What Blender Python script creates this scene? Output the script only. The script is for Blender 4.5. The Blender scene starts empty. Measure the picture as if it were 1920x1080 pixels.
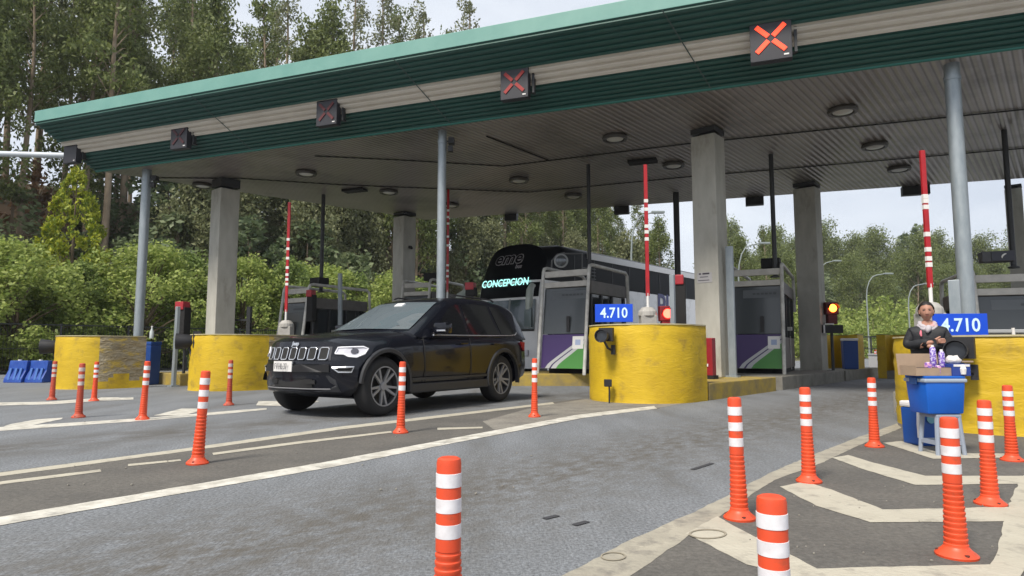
import bpy, bmesh, math, random
import numpy as np
from mathutils import Vector, Matrix

random.seed(7); np.random.seed(7)
SC = bpy.context.scene
COL = SC.collection
PI = math.pi

# ------------------------------------------------------------------ camera
F = 1230.0; CH = 0.95
PITCH = math.atan(116.0 / F)
cd = bpy.data.cameras.new("camera"); cam = bpy.data.objects.new("camera", cd); COL.objects.link(cam)
cd.sensor_width = 36.0; cd.lens = F / 1920 * 36.0; cd.clip_start = 0.05; cd.clip_end = 3000
cam.location = (0, 0, CH); cam.rotation_euler = (PI / 2 + PITCH, 0, 0)
SC.camera = cam
SC.render.resolution_x = 1024; SC.render.resolution_y = 576

# ------------------------------------------------------------------ light
SUN_EL = math.radians(52); SUN_AZ = math.radians(215)   # azimuth clockwise from +Y
w = bpy.data.worlds.new("World"); SC.world = w; w.use_nodes = True
nt = w.node_tree; nt.nodes.clear()
out = nt.nodes.new("ShaderNodeOutputWorld"); bg = nt.nodes.new("ShaderNodeBackground")
sky = nt.nodes.new("ShaderNodeTexSky"); sky.sky_type = 'NISHITA'; sky.sun_disc = False
sky.sun_elevation = SUN_EL; sky.sun_rotation = SUN_AZ; sky.air_density = 1.0; sky.dust_density = 2.0
tc = nt.nodes.new("ShaderNodeTexCoord"); mp = nt.nodes.new("ShaderNodeMapping"); mp.inputs['Scale'].default_value = (1, 1, 3.0)
n1 = nt.nodes.new("ShaderNodeTexNoise"); n1.inputs['Scale'].default_value = 2.2; n1.inputs['Detail'].default_value = 7; n1.inputs['Roughness'].default_value = 0.55
cr = nt.nodes.new("ShaderNodeValToRGB")
cr.color_ramp.elements[0].position = 0.32; cr.color_ramp.elements[0].color = (4.6, 5.0, 5.7, 1)
cr.color_ramp.elements[1].position = 0.68; cr.color_ramp.elements[1].color = (6.6, 6.9, 7.3, 1)
mx = nt.nodes.new("ShaderNodeMix"); mx.data_type = 'RGBA'; mx.inputs['Factor'].default_value = 0.9
L = nt.links.new
L(tc.outputs['Generated'], mp.inputs['Vector']); L(mp.outputs['Vector'], n1.inputs['Vector'])
L(n1.outputs['Fac'], cr.inputs['Fac']); L(sky.outputs['Color'], mx.inputs['A']); L(cr.outputs['Color'], mx.inputs['B'])
L(mx.outputs['Result'], bg.inputs['Color']); bg.inputs['Strength'].default_value = 0.075
L(bg.outputs['Background'], out.inputs['Surface'])
sd = bpy.data.lights.new("sun", 'SUN'); sd.energy = 2.3; sd.angle = math.radians(14); sd.color = (1.0, 0.93, 0.82)
sun = bpy.data.objects.new("sun", sd); COL.objects.link(sun)
sdir = Vector((math.sin(SUN_AZ) * math.cos(SUN_EL), math.cos(SUN_AZ) * math.cos(SUN_EL), math.sin(SUN_EL)))
sun.rotation_euler = sdir.to_track_quat('Z', 'Y').to_euler(); sun.location = sdir * 60
SC.view_settings.view_transform = 'Standard'; SC.view_settings.look = 'None'
SC.view_settings.exposure = 1.05; SC.view_settings.gamma = 1.0

# ------------------------------------------------------------------ pixel -> place
def ray(px, py):
    a = (px - 960) / F; b = (540 - py) / F
    return Vector((a, math.cos(PITCH) - b * math.sin(PITCH), math.sin(PITCH) + b * math.cos(PITCH)))
def G(px, py, z=0.0):
    r = ray(px, py); t = (z - CH) / r.z
    return Vector((r.x * t, r.y * t, z))
def DP(px, py, Y):
    r = ray(px, py); t = Y / r.y
    return Vector((r.x * t, Y, CH + r.z * t))
def ZP(py, Y, px=960): return DP(px, py, Y).z
DL = Vector((0.645, 0.764, 0))          # lane direction, away from the camera
DR = Vector((0.764, -0.645, 0))         # across the lanes, to the right

# ------------------------------------------------------------------ materials
MATS = {}
def mat(name, col, rough=0.6, metal=0.0, col2=None, scale=6.0, amt=0.5, stretch=(1, 1, 1), bump=0.0, bscale=None,
        spec=0.5, coat=0.0, detail=6.0, lo=0.35, hi=0.65, emit=0.0, coords='Object', transl=0.0, island=False, rot=0.0, dirt=None, dirt_scale=1.2, dlo=.5, dhi=.75, dstretch=(1,1,1)):
    if name in MATS: return MATS[name]
    m = bpy.data.materials.new(name); m.use_nodes = True; t = m.node_tree; N = t.nodes; K = t.links.new
    b = N['Principled BSDF']; b.inputs['Roughness'].default_value = rough; b.inputs['Metallic'].default_value = metal
    b.inputs['Specular IOR Level'].default_value = spec; b.inputs['Coat Weight'].default_value = coat
    b.inputs['Coat Roughness'].default_value = 0.04
    c = (*col, 1.0); b.inputs['Base Color'].default_value = c
    tcn = N.new("ShaderNodeTexCoord"); mpn = N.new("ShaderNodeMapping"); mpn.inputs['Scale'].default_value = stretch
    mpn.inputs['Rotation'].default_value = (0, 0, rot)
    K(tcn.outputs[coords], mpn.inputs['Vector'])
    cur = None
    if col2 is not None:
        x = N.new("ShaderNodeMix"); x.data_type = 'RGBA'; x.inputs['A'].default_value = c; x.inputs['B'].default_value = (*col2, 1)
        if island:
            g = N.new("ShaderNodeNewGeometry"); K(g.outputs['Random Per Island'], x.inputs['Factor'])
        else:
            n = N.new("ShaderNodeTexNoise"); n.inputs['Scale'].default_value = scale; n.inputs['Detail'].default_value = detail
            n.inputs['Roughness'].default_value = 0.6
            r = N.new("ShaderNodeMapRange"); r.inputs['From Min'].default_value = lo; r.inputs['From Max'].default_value = hi
            r.inputs['To Max'].default_value = amt * 2 if amt <= .5 else 1.0
            K(mpn.outputs['Vector'], n.inputs['Vector']); K(n.outputs['Fac'], r.inputs['Value']); K(r.outputs['Result'], x.inputs['Factor'])
        K(x.outputs['Result'], b.inputs['Base Color']); cur = x.outputs['Result']
    if dirt is not None:
        y = N.new("ShaderNodeMix"); y.data_type = 'RGBA'; y.inputs['B'].default_value = (*dirt, 1)
        if cur is not None: K(cur, y.inputs['A'])
        else: y.inputs['A'].default_value = c
        mp2 = N.new("ShaderNodeMapping"); mp2.inputs['Scale'].default_value = dstretch; mp2.inputs['Rotation'].default_value = (0, 0, rot)
        K(tcn.outputs[coords], mp2.inputs['Vector'])
        n = N.new("ShaderNodeTexNoise"); n.inputs['Scale'].default_value = dirt_scale; n.inputs['Detail'].default_value = 9; n.inputs['Roughness'].default_value = .65
        r = N.new("ShaderNodeMapRange"); r.inputs['From Min'].default_value = dlo; r.inputs['From Max'].default_value = dhi
        K(mp2.outputs['Vector'], n.inputs['Vector']); K(n.outputs['Fac'], r.inputs['Value']); K(r.outputs['Result'], y.inputs['Factor'])
        K(y.outputs['Result'], b.inputs['Base Color']); cur = y.outputs['Result']
    if bump:
        n = N.new("ShaderNodeTexNoise"); n.inputs['Scale'].default_value = bscale or scale * 3; n.inputs['Detail'].default_value = 5
        bp = N.new("ShaderNodeBump"); bp.inputs['Strength'].default_value = bump; bp.inputs['Distance'].default_value = 0.02
        K(mpn.outputs['Vector'], n.inputs['Vector']); K(n.outputs['Fac'], bp.inputs['Height']); K(bp.outputs['Normal'], b.inputs['Normal'])
    if emit:
        b.inputs['Emission Color'].default_value = c; b.inputs['Emission Strength'].default_value = emit
    if transl:
        ts = N.new("ShaderNodeBsdfTranslucent"); ad = N.new("ShaderNodeMixShader"); ad.inputs['Fac'].default_value = transl
        if cur is not None: K(cur, ts.inputs['Color'])
        else: ts.inputs['Color'].default_value = c
        K(b.outputs['BSDF'], ad.inputs[1]); K(ts.outputs['BSDF'], ad.inputs[2]); K(ad.outputs['Shader'], N['Material Output'].inputs['Surface'])
    MATS[name] = m
    return m

LROT = math.atan2(DL.x, DL.y)
asphalt = mat("asphalt", (.172, .182, .196), .92, col2=(.132, .140, .150), scale=1.1, stretch=(1.6, .35, 1), rot=LROT, bump=.5, bscale=45,
              dirt=(.10, .094, .086), dirt_scale=.9, dstretch=(1.0, .22, 1), dlo=.55, dhi=.75)
_t = asphalt.node_tree
def speckle(m, scale, lo, hi, amount):
    t = m.node_tree; b = t.nodes['Principled BSDF']; K = t.links.new
    src = b.inputs['Base Color'].links[0].from_socket if b.inputs['Base Color'].links else None
    tcn = t.nodes.new("ShaderNodeTexCoord"); n = t.nodes.new("ShaderNodeTexNoise"); n.inputs['Scale'].default_value = scale
    n.inputs['Detail'].default_value = 3; n.inputs['Roughness'].default_value = .8
    r = t.nodes.new("ShaderNodeMapRange"); r.inputs['From Min'].default_value = .3; r.inputs['From Max'].default_value = .7
    r.inputs['To Min'].default_value = lo; r.inputs['To Max'].default_value = hi
    x = t.nodes.new("ShaderNodeMix"); x.data_type = 'RGBA'; x.blend_type = 'MULTIPLY'; x.inputs['Factor'].default_value = amount
    K(tcn.outputs['Object'], n.inputs['Vector']); K(n.outputs['Fac'], r.inputs['Value'])
    if src: K(src, x.inputs['A'])
    else: x.inputs['A'].default_value = b.inputs['Base Color'].default_value
    K(r.outputs['Result'], x.inputs['B']); K(x.outputs['Result'], b.inputs['Base Color'])
speckle(asphalt, 48, .45, 1.6, 1)
gore_m = mat("gore_asphalt", (.118, .110, .098), .93, col2=(.088, .083, .076), scale=1.5, bump=.4, bscale=50, dirt=(.16, .15, .13), dirt_scale=1.8, dlo=.6, dhi=.85)
speckle(gore_m, 30, .7, 1.3, 1)
gore_pale = mat("gore_concrete", (.23, .215, .185), .93, col2=(.15, .14, .125), scale=2.0, bump=.4, bscale=40)
speckle(gore_pale, 22, .75, 1.25, 1)
paint_w = mat("road_paint_white", (.62, .60, .54), .7, col2=(.40, .38, .33), scale=7, bump=.3, bscale=40, dirt=(.2, .19, .17), dirt_scale=5, dlo=.56, dhi=.7)
paint_old = mat("road_paint_worn", (.44, .41, .335), .8, col2=(.40, .37, .30), scale=5, bump=.4, bscale=40, dirt=(.24, .22, .185), dirt_scale=6, dlo=.54, dhi=.72)
soil = mat("dry_soil", (.13, .095, .06), .95, col2=(.075, .07, .035), scale=.35, bump=.6, bscale=3, dirt=(.19, .12, .075), dirt_scale=.2, dlo=.45, dhi=.6)
verge = mat("verge_grass", (.07, .09, .03), .95, col2=(.13, .11, .06), scale=.2, bump=.6, bscale=5)
concrete = mat("concrete", (.46, .45, .405), .85, col2=(.37, .36, .32), scale=3, stretch=(1, 1, .35), bump=.25, bscale=25, dirt=(.2, .185, .15), dirt_scale=2.2, dstretch=(1, 1, .4), dlo=.55, dhi=.8)
kerb_con = mat("kerb_concrete", (.25, .24, .21), .9, col2=(.17, .16, .14), scale=3, bump=.4)
yellow = mat("yellow_wall_paint", (.62, .42, .015), .6, col2=(.50, .33, .012), scale=1.6, bump=0, dirt=(.22, .15, .045), dirt_scale=3.4, dlo=.56, dhi=.84)
def courses(m, strength, scale=14, dist=.02):
    t = m.node_tree; b = t.nodes['Principled BSDF']; K = t.links.new
    tcn = t.nodes.new("ShaderNodeTexCoord"); mpn = t.nodes.new("ShaderNodeMapping"); mpn.inputs['Scale'].default_value = (.8, .8, 2.3)
    n = t.nodes.new("ShaderNodeTexNoise"); n.inputs['Scale'].default_value = scale * .55; n.inputs['Detail'].default_value = 5
    n.inputs['Distortion'].default_value = 1.0
    bp = t.nodes.new("ShaderNodeBump"); bp.inputs['Strength'].default_value = strength; bp.inputs['Distance'].default_value = dist
    K(tcn.outputs['Object'], mpn.inputs['Vector']); K(mpn.outputs['Vector'], n.inputs['Vector']); K(n.outputs['Fac'], bp.inputs['Height'])
    K(bp.outputs['Normal'], b.inputs['Normal'])
courses(yellow, .38)
bare_wall = mat("bare_rubble_wall", (.34, .30, .22), .9, col2=(.22, .17, .09), scale=3, stretch=(1, 1, 4), dirt=(.42, .30, .06), dirt_scale=2.2, dstretch=(1, 1, 2), dlo=.52, dhi=.62)
courses(bare_wall, 1.0, 16, .05)
yellow_worn = mat("yellow_kerb_paint", (.42, .30, .05), .8, col2=(.24, .19, .09), scale=3, bump=.3)
cap_m = mat("wall_cap_plaster", (.52, .47, .30), .8, col2=(.42, .36, .2), scale=6)
teal = mat("teal_cladding", (.016, .070, .058), .42, col2=(.025, .085, .072), scale=1.2, stretch=(.3, .3, 1), spec=.5)
beige = mat("beige_cladding", (.62, .57, .50), .5, col2=(.56, .51, .44), scale=1.5)
cyan = mat("pale_teal_trim", (.12, .285, .25), .5, col2=(.15, .32, .28), scale=1.5)
galv = mat("galvanised_steel", (.33, .37, .40), .45, metal=.35, col2=(.25, .29, .32), scale=8, stretch=(1, 1, .3))
steel_lt = mat("pale_painted_steel", (.62, .61, .57), .45, col2=(.38, .37, .35), scale=4)
steel_dk = mat("dark_steel", (.03, .032, .036), .5)
blackp = mat("black_plastic", (.016, .016, .019), .55)
black_m = mat("black_matt", (.01, .01, .011), .8)
white_pl = mat("white_plastic", (.72, .71, .70), .45)
redp = mat("red_barrier_paint", (.42, .012, .02), .4, col2=(.33, .01, .015), scale=6)
whitep = mat("white_band_paint", (.72, .70, .68), .5)
orange = mat("orange_flexible_plastic", (.72, .075, .020), .45, col2=(.60, .066, .022), scale=6, dirt=(.30, .07, .035), dirt_scale=11, dlo=.56, dhi=.76)
reflect_w = mat("white_reflective_tape", (.76, .75, .78), .35, col2=(.62, .60, .62), scale=14, dirt=(.38, .30, .26), dirt_scale=14, dlo=.62, dhi=.8)
signblue = mat("blue_sign_sheet", (.002, .065, .60), .4)
signtext = mat("pale_sign_letters", (.62, .82, .92), .4)
glass_dk = mat("dark_glass", (.012, .015, .018), .06, spec=.6)
glass_booth = mat("grey_booth_glass", (.060, .068, .075), .14, spec=.5)
purple = mat("purple_panel", (.050, .026, .12), .45); green_p = mat("green_panel", (.065, .235, .05), .45)
greyswoosh = mat("grey_swoosh", (.46, .47, .48), .45)
booth_side = mat("booth_side_panel", (.20, .175, .165), .5, col2=(.15, .13, .125), scale=5)
red_lamp = mat("red_lamp_lit", (1.0, .05, .03), .4, emit=6.0)
orange_lamp = mat("orange_lamp_lit", (1.0, .22, .02), .4, emit=6.0)
red_x = mat("red_cross_lit", (1.0, .06, .02), .5, emit=.75)
red_xd = mat("red_cross_dim", (.30, .028, .026), .6)
red_xdd = mat("red_cross_faint", (.10, .018, .022), .6)
bark = mat("pale_bark", (.30, .235, .165), .9, col2=(.17, .13, .09), scale=2.5, stretch=(1, 1, .25), bump=.4)
bark_dk = mat("dark_bark", (.10, .075, .05), .9, col2=(.16, .12, .08), scale=3, stretch=(1, 1, .3))

# ------------------------------------------------------------------ mesh builder
class MB:
    def __init__(s): s.v = []; s.f = []; s.m = []
    def add(s, vs, fs, mi=0):
        o = len(s.v); s.v += [tuple(v) for v in vs]; s.f += [tuple(i + o for i in f) for f in fs]; s.m += [mi] * len(fs)
    def box(s, c, size, rot=0.0, mi=0, M=None, taper=1.0):
        x, y, z = size[0] / 2, size[1] / 2, size[2] / 2
        vs = []
        for k in (-1, 1):
            t = taper if k > 0 else 1
            for a, b in ((-1, -1), (1, -1), (1, 1), (-1, 1)):
                vs.append(Vector((a * x * t, b * y * t, k * z)))
        R = M if M is not None else Matrix.Rotation(rot, 3, 'Z')
        c = Vector(c)
        s.add([c + R @ v for v in vs], [(3, 2, 1, 0), (4, 5, 6, 7), (0, 1, 5, 4), (1, 2, 6, 5), (2, 3, 7, 6), (3, 0, 4, 7)], mi)
        return s
    def tube(s, pts, r, n=12, mi=0, cap=True):
        pts = [Vector(p) for p in pts]; rs = r if isinstance(r, (list, tuple)) else [r] * len(pts)
        vs = []; fs = []
        prev = None
        for i, p in enumerate(pts):
            d = (pts[min(i + 1, len(pts) - 1)] - pts[max(i - 1, 0)]).normalized()
            if prev is None:
                u = d.orthogonal().normalized()
            else:
                u = (prev - d * prev.dot(d)).normalized()
            prev = u; v = d.cross(u)
            for k in range(n):
                a = 2 * PI * k / n
                vs.append(p + (u * math.cos(a) + v * math.sin(a)) * rs[i])
        for i in range(len(pts) - 1):
            for k in range(n):
                fs.append((i * n + k, i * n + (k + 1) % n, (i + 1) * n + (k + 1) % n, (i + 1) * n + k))
        if cap:
            fs.append(tuple(range(n))[::-1]); fs.append(tuple((len(pts) - 1) * n + k for k in range(n)))
        s.add(vs, fs, mi); return s
    def lathe(s, prof, c=(0, 0, 0), n=24, mi=0, M=None, cap=(True, True)):
        c = Vector(c); M = M or Matrix.Identity(3)
        vs = []; fs = []
        for (r, z) in prof:
            for k in range(n):
                a = 2 * PI * k / n; vs.append(c + M @ Vector((r * math.cos(a), r * math.sin(a), z)))
        for i in range(len(prof) - 1):
            for k in range(n):
                fs.append((i * n + k, i * n + (k + 1) % n, (i + 1) * n + (k + 1) % n, (i + 1) * n + k))
        if cap[0]: fs.append(tuple(range(n))[::-1])
        if cap[1]: fs.append(tuple((len(prof) - 1) * n + k for k in range(n)))
        s.add(vs, fs, mi); return s
    def prism(s, poly, vec, mi=0):
        """poly: 3D points (planar, ccw seen from the tip of vec), extruded by vec"""
        n = len(poly); vec = Vector(vec); a = [Vector(p) for p in poly]; b = [p + vec for p in a]
        fs = [tuple(range(n))[::-1], tuple(range(n, 2 * n))] + [(i, (i + 1) % n, n + (i + 1) % n, n + i) for i in range(n)]
        s.add(a + b, fs, mi); return s
    def sheet(s, poly, mi=0):
        s.add(poly, [tuple(range(len(poly)))], mi); return s
    def ring(s, outer, inner, vec, mi=0):
        n = len(outer); vec = Vector(vec)
        o = [Vector(p) for p in outer]; i_ = [Vector(p) for p in inner]
        vs = o + i_ + [p + vec for p in o] + [p + vec for p in i_]
        fs = []
        for k in range(n):
            j = (k + 1) % n
            fs += [(k, j, 2 * n + j, 2 * n + k), (n + j, n + k, 3 * n + k, 3 * n + j), (2 * n + k, 2 * n + j, 3 * n + j, 3 * n + k), (j, k, n + k, n + j)]
        s.add(vs, fs, mi); return s
    def build(s, name, mats, parent=None, loc=None, smooth=None, bevel=0.0, deform=None, fix=True):
        me = bpy.data.meshes.new(name)
        vs = s.v if deform is None else [deform(Vector(v)) for v in s.v]
        me.from_pydata([tuple(v) for v in vs], [], s.f)
        if not isinstance(mats, (list, tuple)): mats = [mats]
        for m in mats: me.materials.append(m)
        me.polygons.foreach_set('material_index', s.m)
        if fix or bevel:
            bm = bmesh.new(); bm.from_mesh(me)
            if fix: bmesh.ops.recalc_face_normals(bm, faces=bm.faces)
            if bevel:
                es = [e for e in bm.edges if len(e.link_faces) == 2 and e.calc_face_angle(0) > .6]
                bmesh.ops.bevel(bm, geom=es, offset=bevel, segments=2, profile=.6, affect='EDGES', clamp_overlap=True)
            bm.to_mesh(me); bm.free()
        if smooth is not None:
            me.shade_smooth(); me.set_sharp_from_angle(angle=math.radians(smooth))
        o = bpy.data.objects.new(name, me); COL.objects.link(o)
        if parent is not None: o.parent = parent
        if loc is not None: o.location = loc
        return o

def tag(o, label=None, cat=None, group=None, kind=None):
    if label: o['label'] = label
    if cat: o['category'] = cat
    if group: o['group'] = group
    if kind: o['kind'] = kind
    return o
def thing(name, label, cat, loc=(0, 0, 0), rz=0.0, group=None):
    o = bpy.data.objects.new(name, None); COL.objects.link(o); o.location = loc; o.rotation_euler = (0, 0, rz)
    o.empty_display_size = .2
    return tag(o, label, cat, group)
def dup(src, loc, rz=0.0, label=None, scale=None, group=None):
    def cp(o, par):
        c = o.copy(); COL.objects.link(c); c.parent = par
        for ch in list(o.children): 
            if ch.name in KEEP.get(src.name, set()) or True: cp(ch, c)
        return c
    kids = list(src.children)
    r = src.copy(); COL.objects.link(r)
    for ch in kids: cp(ch, r)
    r.location = loc; r.rotation_euler = (0, 0, rz)
    if scale: r.scale = scale
    if label: r['label'] = label
    if group: r['group'] = group
    return r
KEEP = {}
def text_mesh(name, body, size, material, parent, M, extrude=.002, align='CENTER', shear=0.0, sx=1.0, offset=0.0):
    cu = bpy.data.curves.new(name + "_tmp", 'FONT'); cu.body = body; cu.size = size; cu.extrude = extrude
    cu.align_x = align; cu.align_y = 'CENTER'; cu.shear = shear; cu.offset = offset; cu.resolution_u = 3
    to = bpy.data.objects.new(name + "_tmp", cu); COL.objects.link(to)
    dg = bpy.context.evaluated_depsgraph_get()
    me = bpy.data.meshes.new_from_object(to.evaluated_get(dg)); bpy.data.objects.remove(to); bpy.data.curves.remove(cu)
    me.transform(M @ Matrix.Diagonal((sx, 1, 1, 1))); me.materials.clear(); me.materials.append(material); me.name = name
    o = bpy.data.objects.new(name, me); COL.objects.link(o); o.parent = parent
    return o
def face_matrix(origin, right, up):
    right = Vector(right).normalized(); up = Vector(up).normalized(); n = right.cross(up)
    M = Matrix((right, up, n)).transposed().to_4x4(); M.translation = Vector(origin)
    return M
def struct(name, mb, m, **k):
    return tag(mb.build(name, m, **k), kind='structure')

# ------------------------------------------------------------------ ground, road, markings
g = MB(); g.sheet([(-900, -300, -.03), (1100, -300, -.03), (1100, 1500, -.03), (-900, 1500, -.03)]); struct('ground', g, verge)
# asphalt plaza: wide by the camera, narrowing along the lanes
def lp(a, b): return DL * a + DR * b            # along the lanes, across the lanes
g = MB()
plaza = [lp(-30, -60) , lp(-30, 60), lp(60, 40), lp(420, 26), lp(420, 4), lp(60, -18), lp(20, -24), lp(10, -60)]
g.sheet([Vector((p.x, p.y, 0)) for p in plaza]); struct('road', g, asphalt)
edge_m = mat("edge_line_worn", (.36, .33, .265), .85, col2=(.27, .25, .205), scale=4, bump=.4, bscale=40, dirt=(.19, .175, .15), dirt_scale=7, dlo=.50, dhi=.68)
def marks(name, polys, m, z):
    g = MB()
    rj = random.Random(name)
    for k, p in enumerate(polys):
        P = [G(x, y, z + .0005 * k) for x, y in p]; Q = []
        for a, b in zip(P, P[1:] + P[:1]):
            st = max(1, min(120, int((b - a).length / .07)))
            for i in range(st):
                q = a.lerp(b, i / st)
                if i and 'mark' in name: q += Vector((rj.uniform(-1, 1), rj.uniform(-1, 1), 0)) * .006
                Q.append(q)
        g.sheet(Q)
    return struct(name, g, m, fix=False)
marks('median_strip', [[(-700, 1190), (-700, 985), (0, 885), (350, 842), (660, 800), (860, 775), (1085, 748), (1260, 748), (1236, 766), (1100, 783), (920, 818), (500, 893), (0, 984)]], gore_m, .0012)
marks('median_concrete', [[(905, 790), (1005, 762), (1098, 748), (1330, 748), (1240, 764), (1090, 783), (935, 812)]], gore_pale, .0022)
marks('gore_area', [[(1030, 1090), (900, 1300), (2500, 1300), (2500, 812), (1900, 818), (1690, 790), (1600, 838), (1480, 888), (1370, 938)]], gore_m, .0012)
marks('lane_line_markings', [
    [(-700, 1130), (0, 985), (350, 923), (620, 876), (910, 819), (1090, 784), (1232, 766), (1226, 761), (1080, 778), (905, 811), (610, 866), (340, 912), (0, 969), (-700, 1105)],
], paint_w, .0034)
marks('worn_line_markings', [
    [(-500, 975), (0, 893), (350, 846), (640, 805), (850, 780), (1040, 757), (1036, 754), (845, 776), (636, 800), (345, 841), (0, 886), (-500, 966)],
    [(-20, 911), (90, 897), (190, 884), (188, 880), (88, 892), (-20, 905)],
    [(240, 874), (340, 864), (338, 861), (240, 870)],
    [(400, 853), (560, 832), (735, 811), (733, 808), (556, 828), (398, 849)],
    [(820, 806), (905, 803), (905, 800), (820, 802)],
], paint_old, .0034)
marks('left_line_markings', [
    [(-60, 812), (140, 798), (280, 788), (420, 776), (500, 768), (500, 765), (420, 771), (280, 783), (140, 792), (-60, 804)],
    [(0, 802), (60, 797), (115, 786), (118, 783), (70, 786), (20, 795)],
    [(288, 779), (345, 779), (388, 766), (340, 766)],
    [(-80, 762), (100, 758), (180, 752), (250, 749), (250, 745), (170, 747), (90, 753), (-80, 756)],
    [(168, 751), (200, 751), (225, 745), (190, 745)],
    [(480, 760), (560, 762), (600, 752), (485, 752)],
    [(640, 762), (700, 758), (760, 750), (700, 748)],
], paint_w, .0034)
# right gore: broad edge line, chevrons, far edge
marks('edge_line_markings', [
    [(1035, 1090), (1170, 1090), (1290, 1004), (1350, 968), (1420, 920), (1452, 900), (1540, 868), (1610, 835), (1690, 802), (1682, 794), (1600, 823), (1530, 850), (1440, 888), (1370, 926), (1290, 965), (1190, 1008)],
], edge_m, .0028)
marks('chevron_markings', [
    [(1285, 1000), (1345, 968), (1400, 998), (1532, 1066), (1875, 1057), (1850, 1085), (1500, 1085), (1400, 1058)],
    [(1462, 912), (1510, 903), (1560, 918), (1655, 955), (1900, 950), (1882, 977), (1632, 979), (1530, 948)],
    [(1560, 858), (1590, 853), (1640, 868), (1735, 892), (1918, 892), (1910, 907), (1716, 909), (1620, 880)],
    [(1655, 830), (1690, 827), (1765, 850), (1890, 850), (1890, 858), (1750, 860)],
    [(1915, 893), (1935, 885), (2050, 885), (1900, 1100), (1838, 1100), (1870, 1035), (1885, 960)],
], paint_old, .0034)
# oval inspection cover outlines in the painted line
def cover(px, py, rx, ry, lab):
    g = MB(); n = 20
    o = [G(px + rx * math.cos(2 * PI * k / n), py + ry * math.sin(2 * PI * k / n), .0062) for k in range(n)]
    i = [G(px + rx * .88 * math.cos(2 * PI * k / n), py + ry * .84 * math.sin(2 * PI * k / n), .0062) for k in range(n)]
    g.ring(o, i, (0, 0, .002))
    tag(g.build('road_stud_scar', mat("scar", (.27, .24, .185), .9)), lab, 'road scar', 'glue scars of missing posts')
cover(1327, 1001, 36, 9, "round glue scar on the worn paint where the first chevron leaves the edge line")
cover(1150, 1043, 24, 8, "small glue scar in the broad edge line at the bottom of the gore")
# short cuts in the asphalt
g = MB()
for (a, b) in (((1298, 880), (1336, 868)), ((1020, 972), (1046, 966)), ((1076, 984), (1102, 977))):
    p, q = G(*a, .005), G(*b, .005); n_ = Vector((-(q - p).y, (q - p).x, 0)).normalized() * .02
    g.sheet([p - n_, q - n_, q + n_, p + n_])
struct('road_cuts', g, mat("tar", (.04, .04, .045), .8), fix=False)

# oily wheel band along the lane, part of the asphalt
def lane_band(m, c0, w0, col, nscale):
    t = m.node_tree; b = t.nodes['Principled BSDF']; K = t.links.new; NN = t.nodes.new
    src = b.inputs['Base Color'].links[0].from_socket
    tcn = NN("ShaderNodeTexCoord"); mpn = NN("ShaderNodeMapping"); mpn.inputs['Rotation'].default_value = (0, 0, LROT); K(tcn.outputs['Object'], mpn.inputs['Vector'])
    sp = NN("ShaderNodeSeparateXYZ"); K(mpn.outputs['Vector'], sp.inputs['Vector'])
    a = NN("ShaderNodeMath"); a.operation = 'SUBTRACT'; a.inputs[1].default_value = c0; K(sp.outputs['X'], a.inputs[0])
    a2 = NN("ShaderNodeMath"); a2.operation = 'ABSOLUTE'; K(a.outputs[0], a2.inputs[0])
    r = NN("ShaderNodeMapRange"); r.inputs['From Min'].default_value = 0; r.inputs['From Max'].default_value = w0; r.inputs['To Min'].default_value = 1; r.inputs['To Max'].default_value = 0; K(a2.outputs[0], r.inputs['Value'])
    mp2 = NN("ShaderNodeMapping"); mp2.inputs['Scale'].default_value = (1, .5, 1); K(mpn.outputs['Vector'], mp2.inputs['Vector'])
    n = NN("ShaderNodeTexNoise"); n.inputs['Scale'].default_value = nscale; n.inputs['Detail'].default_value = 9; n.inputs['Roughness'].default_value = .75; K(mp2.outputs['Vector'], n.inputs['Vector'])
    r2 = NN("ShaderNodeMapRange"); r2.inputs['From Min'].default_value = .38; r2.inputs['From Max'].default_value = .58; K(n.outputs['Fac'], r2.inputs['Value'])
    mu = NN("ShaderNodeMath"); mu.operation = 'MULTIPLY'; K(r.outputs['Result'], mu.inputs[0]); K(r2.outputs['Result'], mu.inputs[1])
    x = NN("ShaderNodeMix"); x.data_type = 'RGBA'; K(mu.outputs[0], x.inputs['Factor']); K(src, x.inputs['A']); x.inputs['B'].default_value = (*col, 1); K(x.outputs['Result'], b.inputs['Base Color'])
lane_band(asphalt, -3.1, 1.35, (.092, .084, .073), 9)
lane_band(asphalt, -7.9, 1.1, (.09, .085, .078), 2.0)
# toll islands (kerbs)
def stadium(c, R, Lb, d=DL, n=14, back=False):
    """plan of an island: round nose towards the camera, straight sides going back along d"""
    c = Vector((c[0], c[1], 0)); r = Vector((d.y, -d.x, 0)); pts = []
    for k in range(n + 1):
        a = PI * k / n
        pts.append(c - r * R * math.cos(a) * 1 - d * R * math.sin(a))
    pts += [c + d * Lb + r * R, c + d * Lb - r * R]
    return pts
def island(name, poly, h=.32, m=None, m2=None):
    g = MB(); g.prism([Vector((p.x, p.y, -.02)) for p in poly][::1], (0, 0, h + .02), 0)
    o = g.build(name, [m or kerb_con], bevel=.02); return tag(o, kind='structure')
C1 = (2.55, 12.75); C2 = (-6.85, 16.2); C3 = (-1.85, 14.6); C4 = (-10.55, 16.9); C5 = (6.05, 8.3)
IS = .32
def quadisland(name, c, t0, t1, hw, m):
    c = Vector((c[0], c[1], 0))
    return island(name, [c + DL * t0 - DR * hw, c + DL * t0 + DR * hw, c + DL * t1 + DR * hw, c + DL * t1 - DR * hw], m=m)
quadisland('kerb', C1, .6, 4.3, 1.05, yellow_worn); quadisland('kerb', C1, 4.75, 10.4, 1.05, kerb_con); quadisland('kerb', C1, 10.8, 15.5, 1.0, kerb_con)
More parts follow.
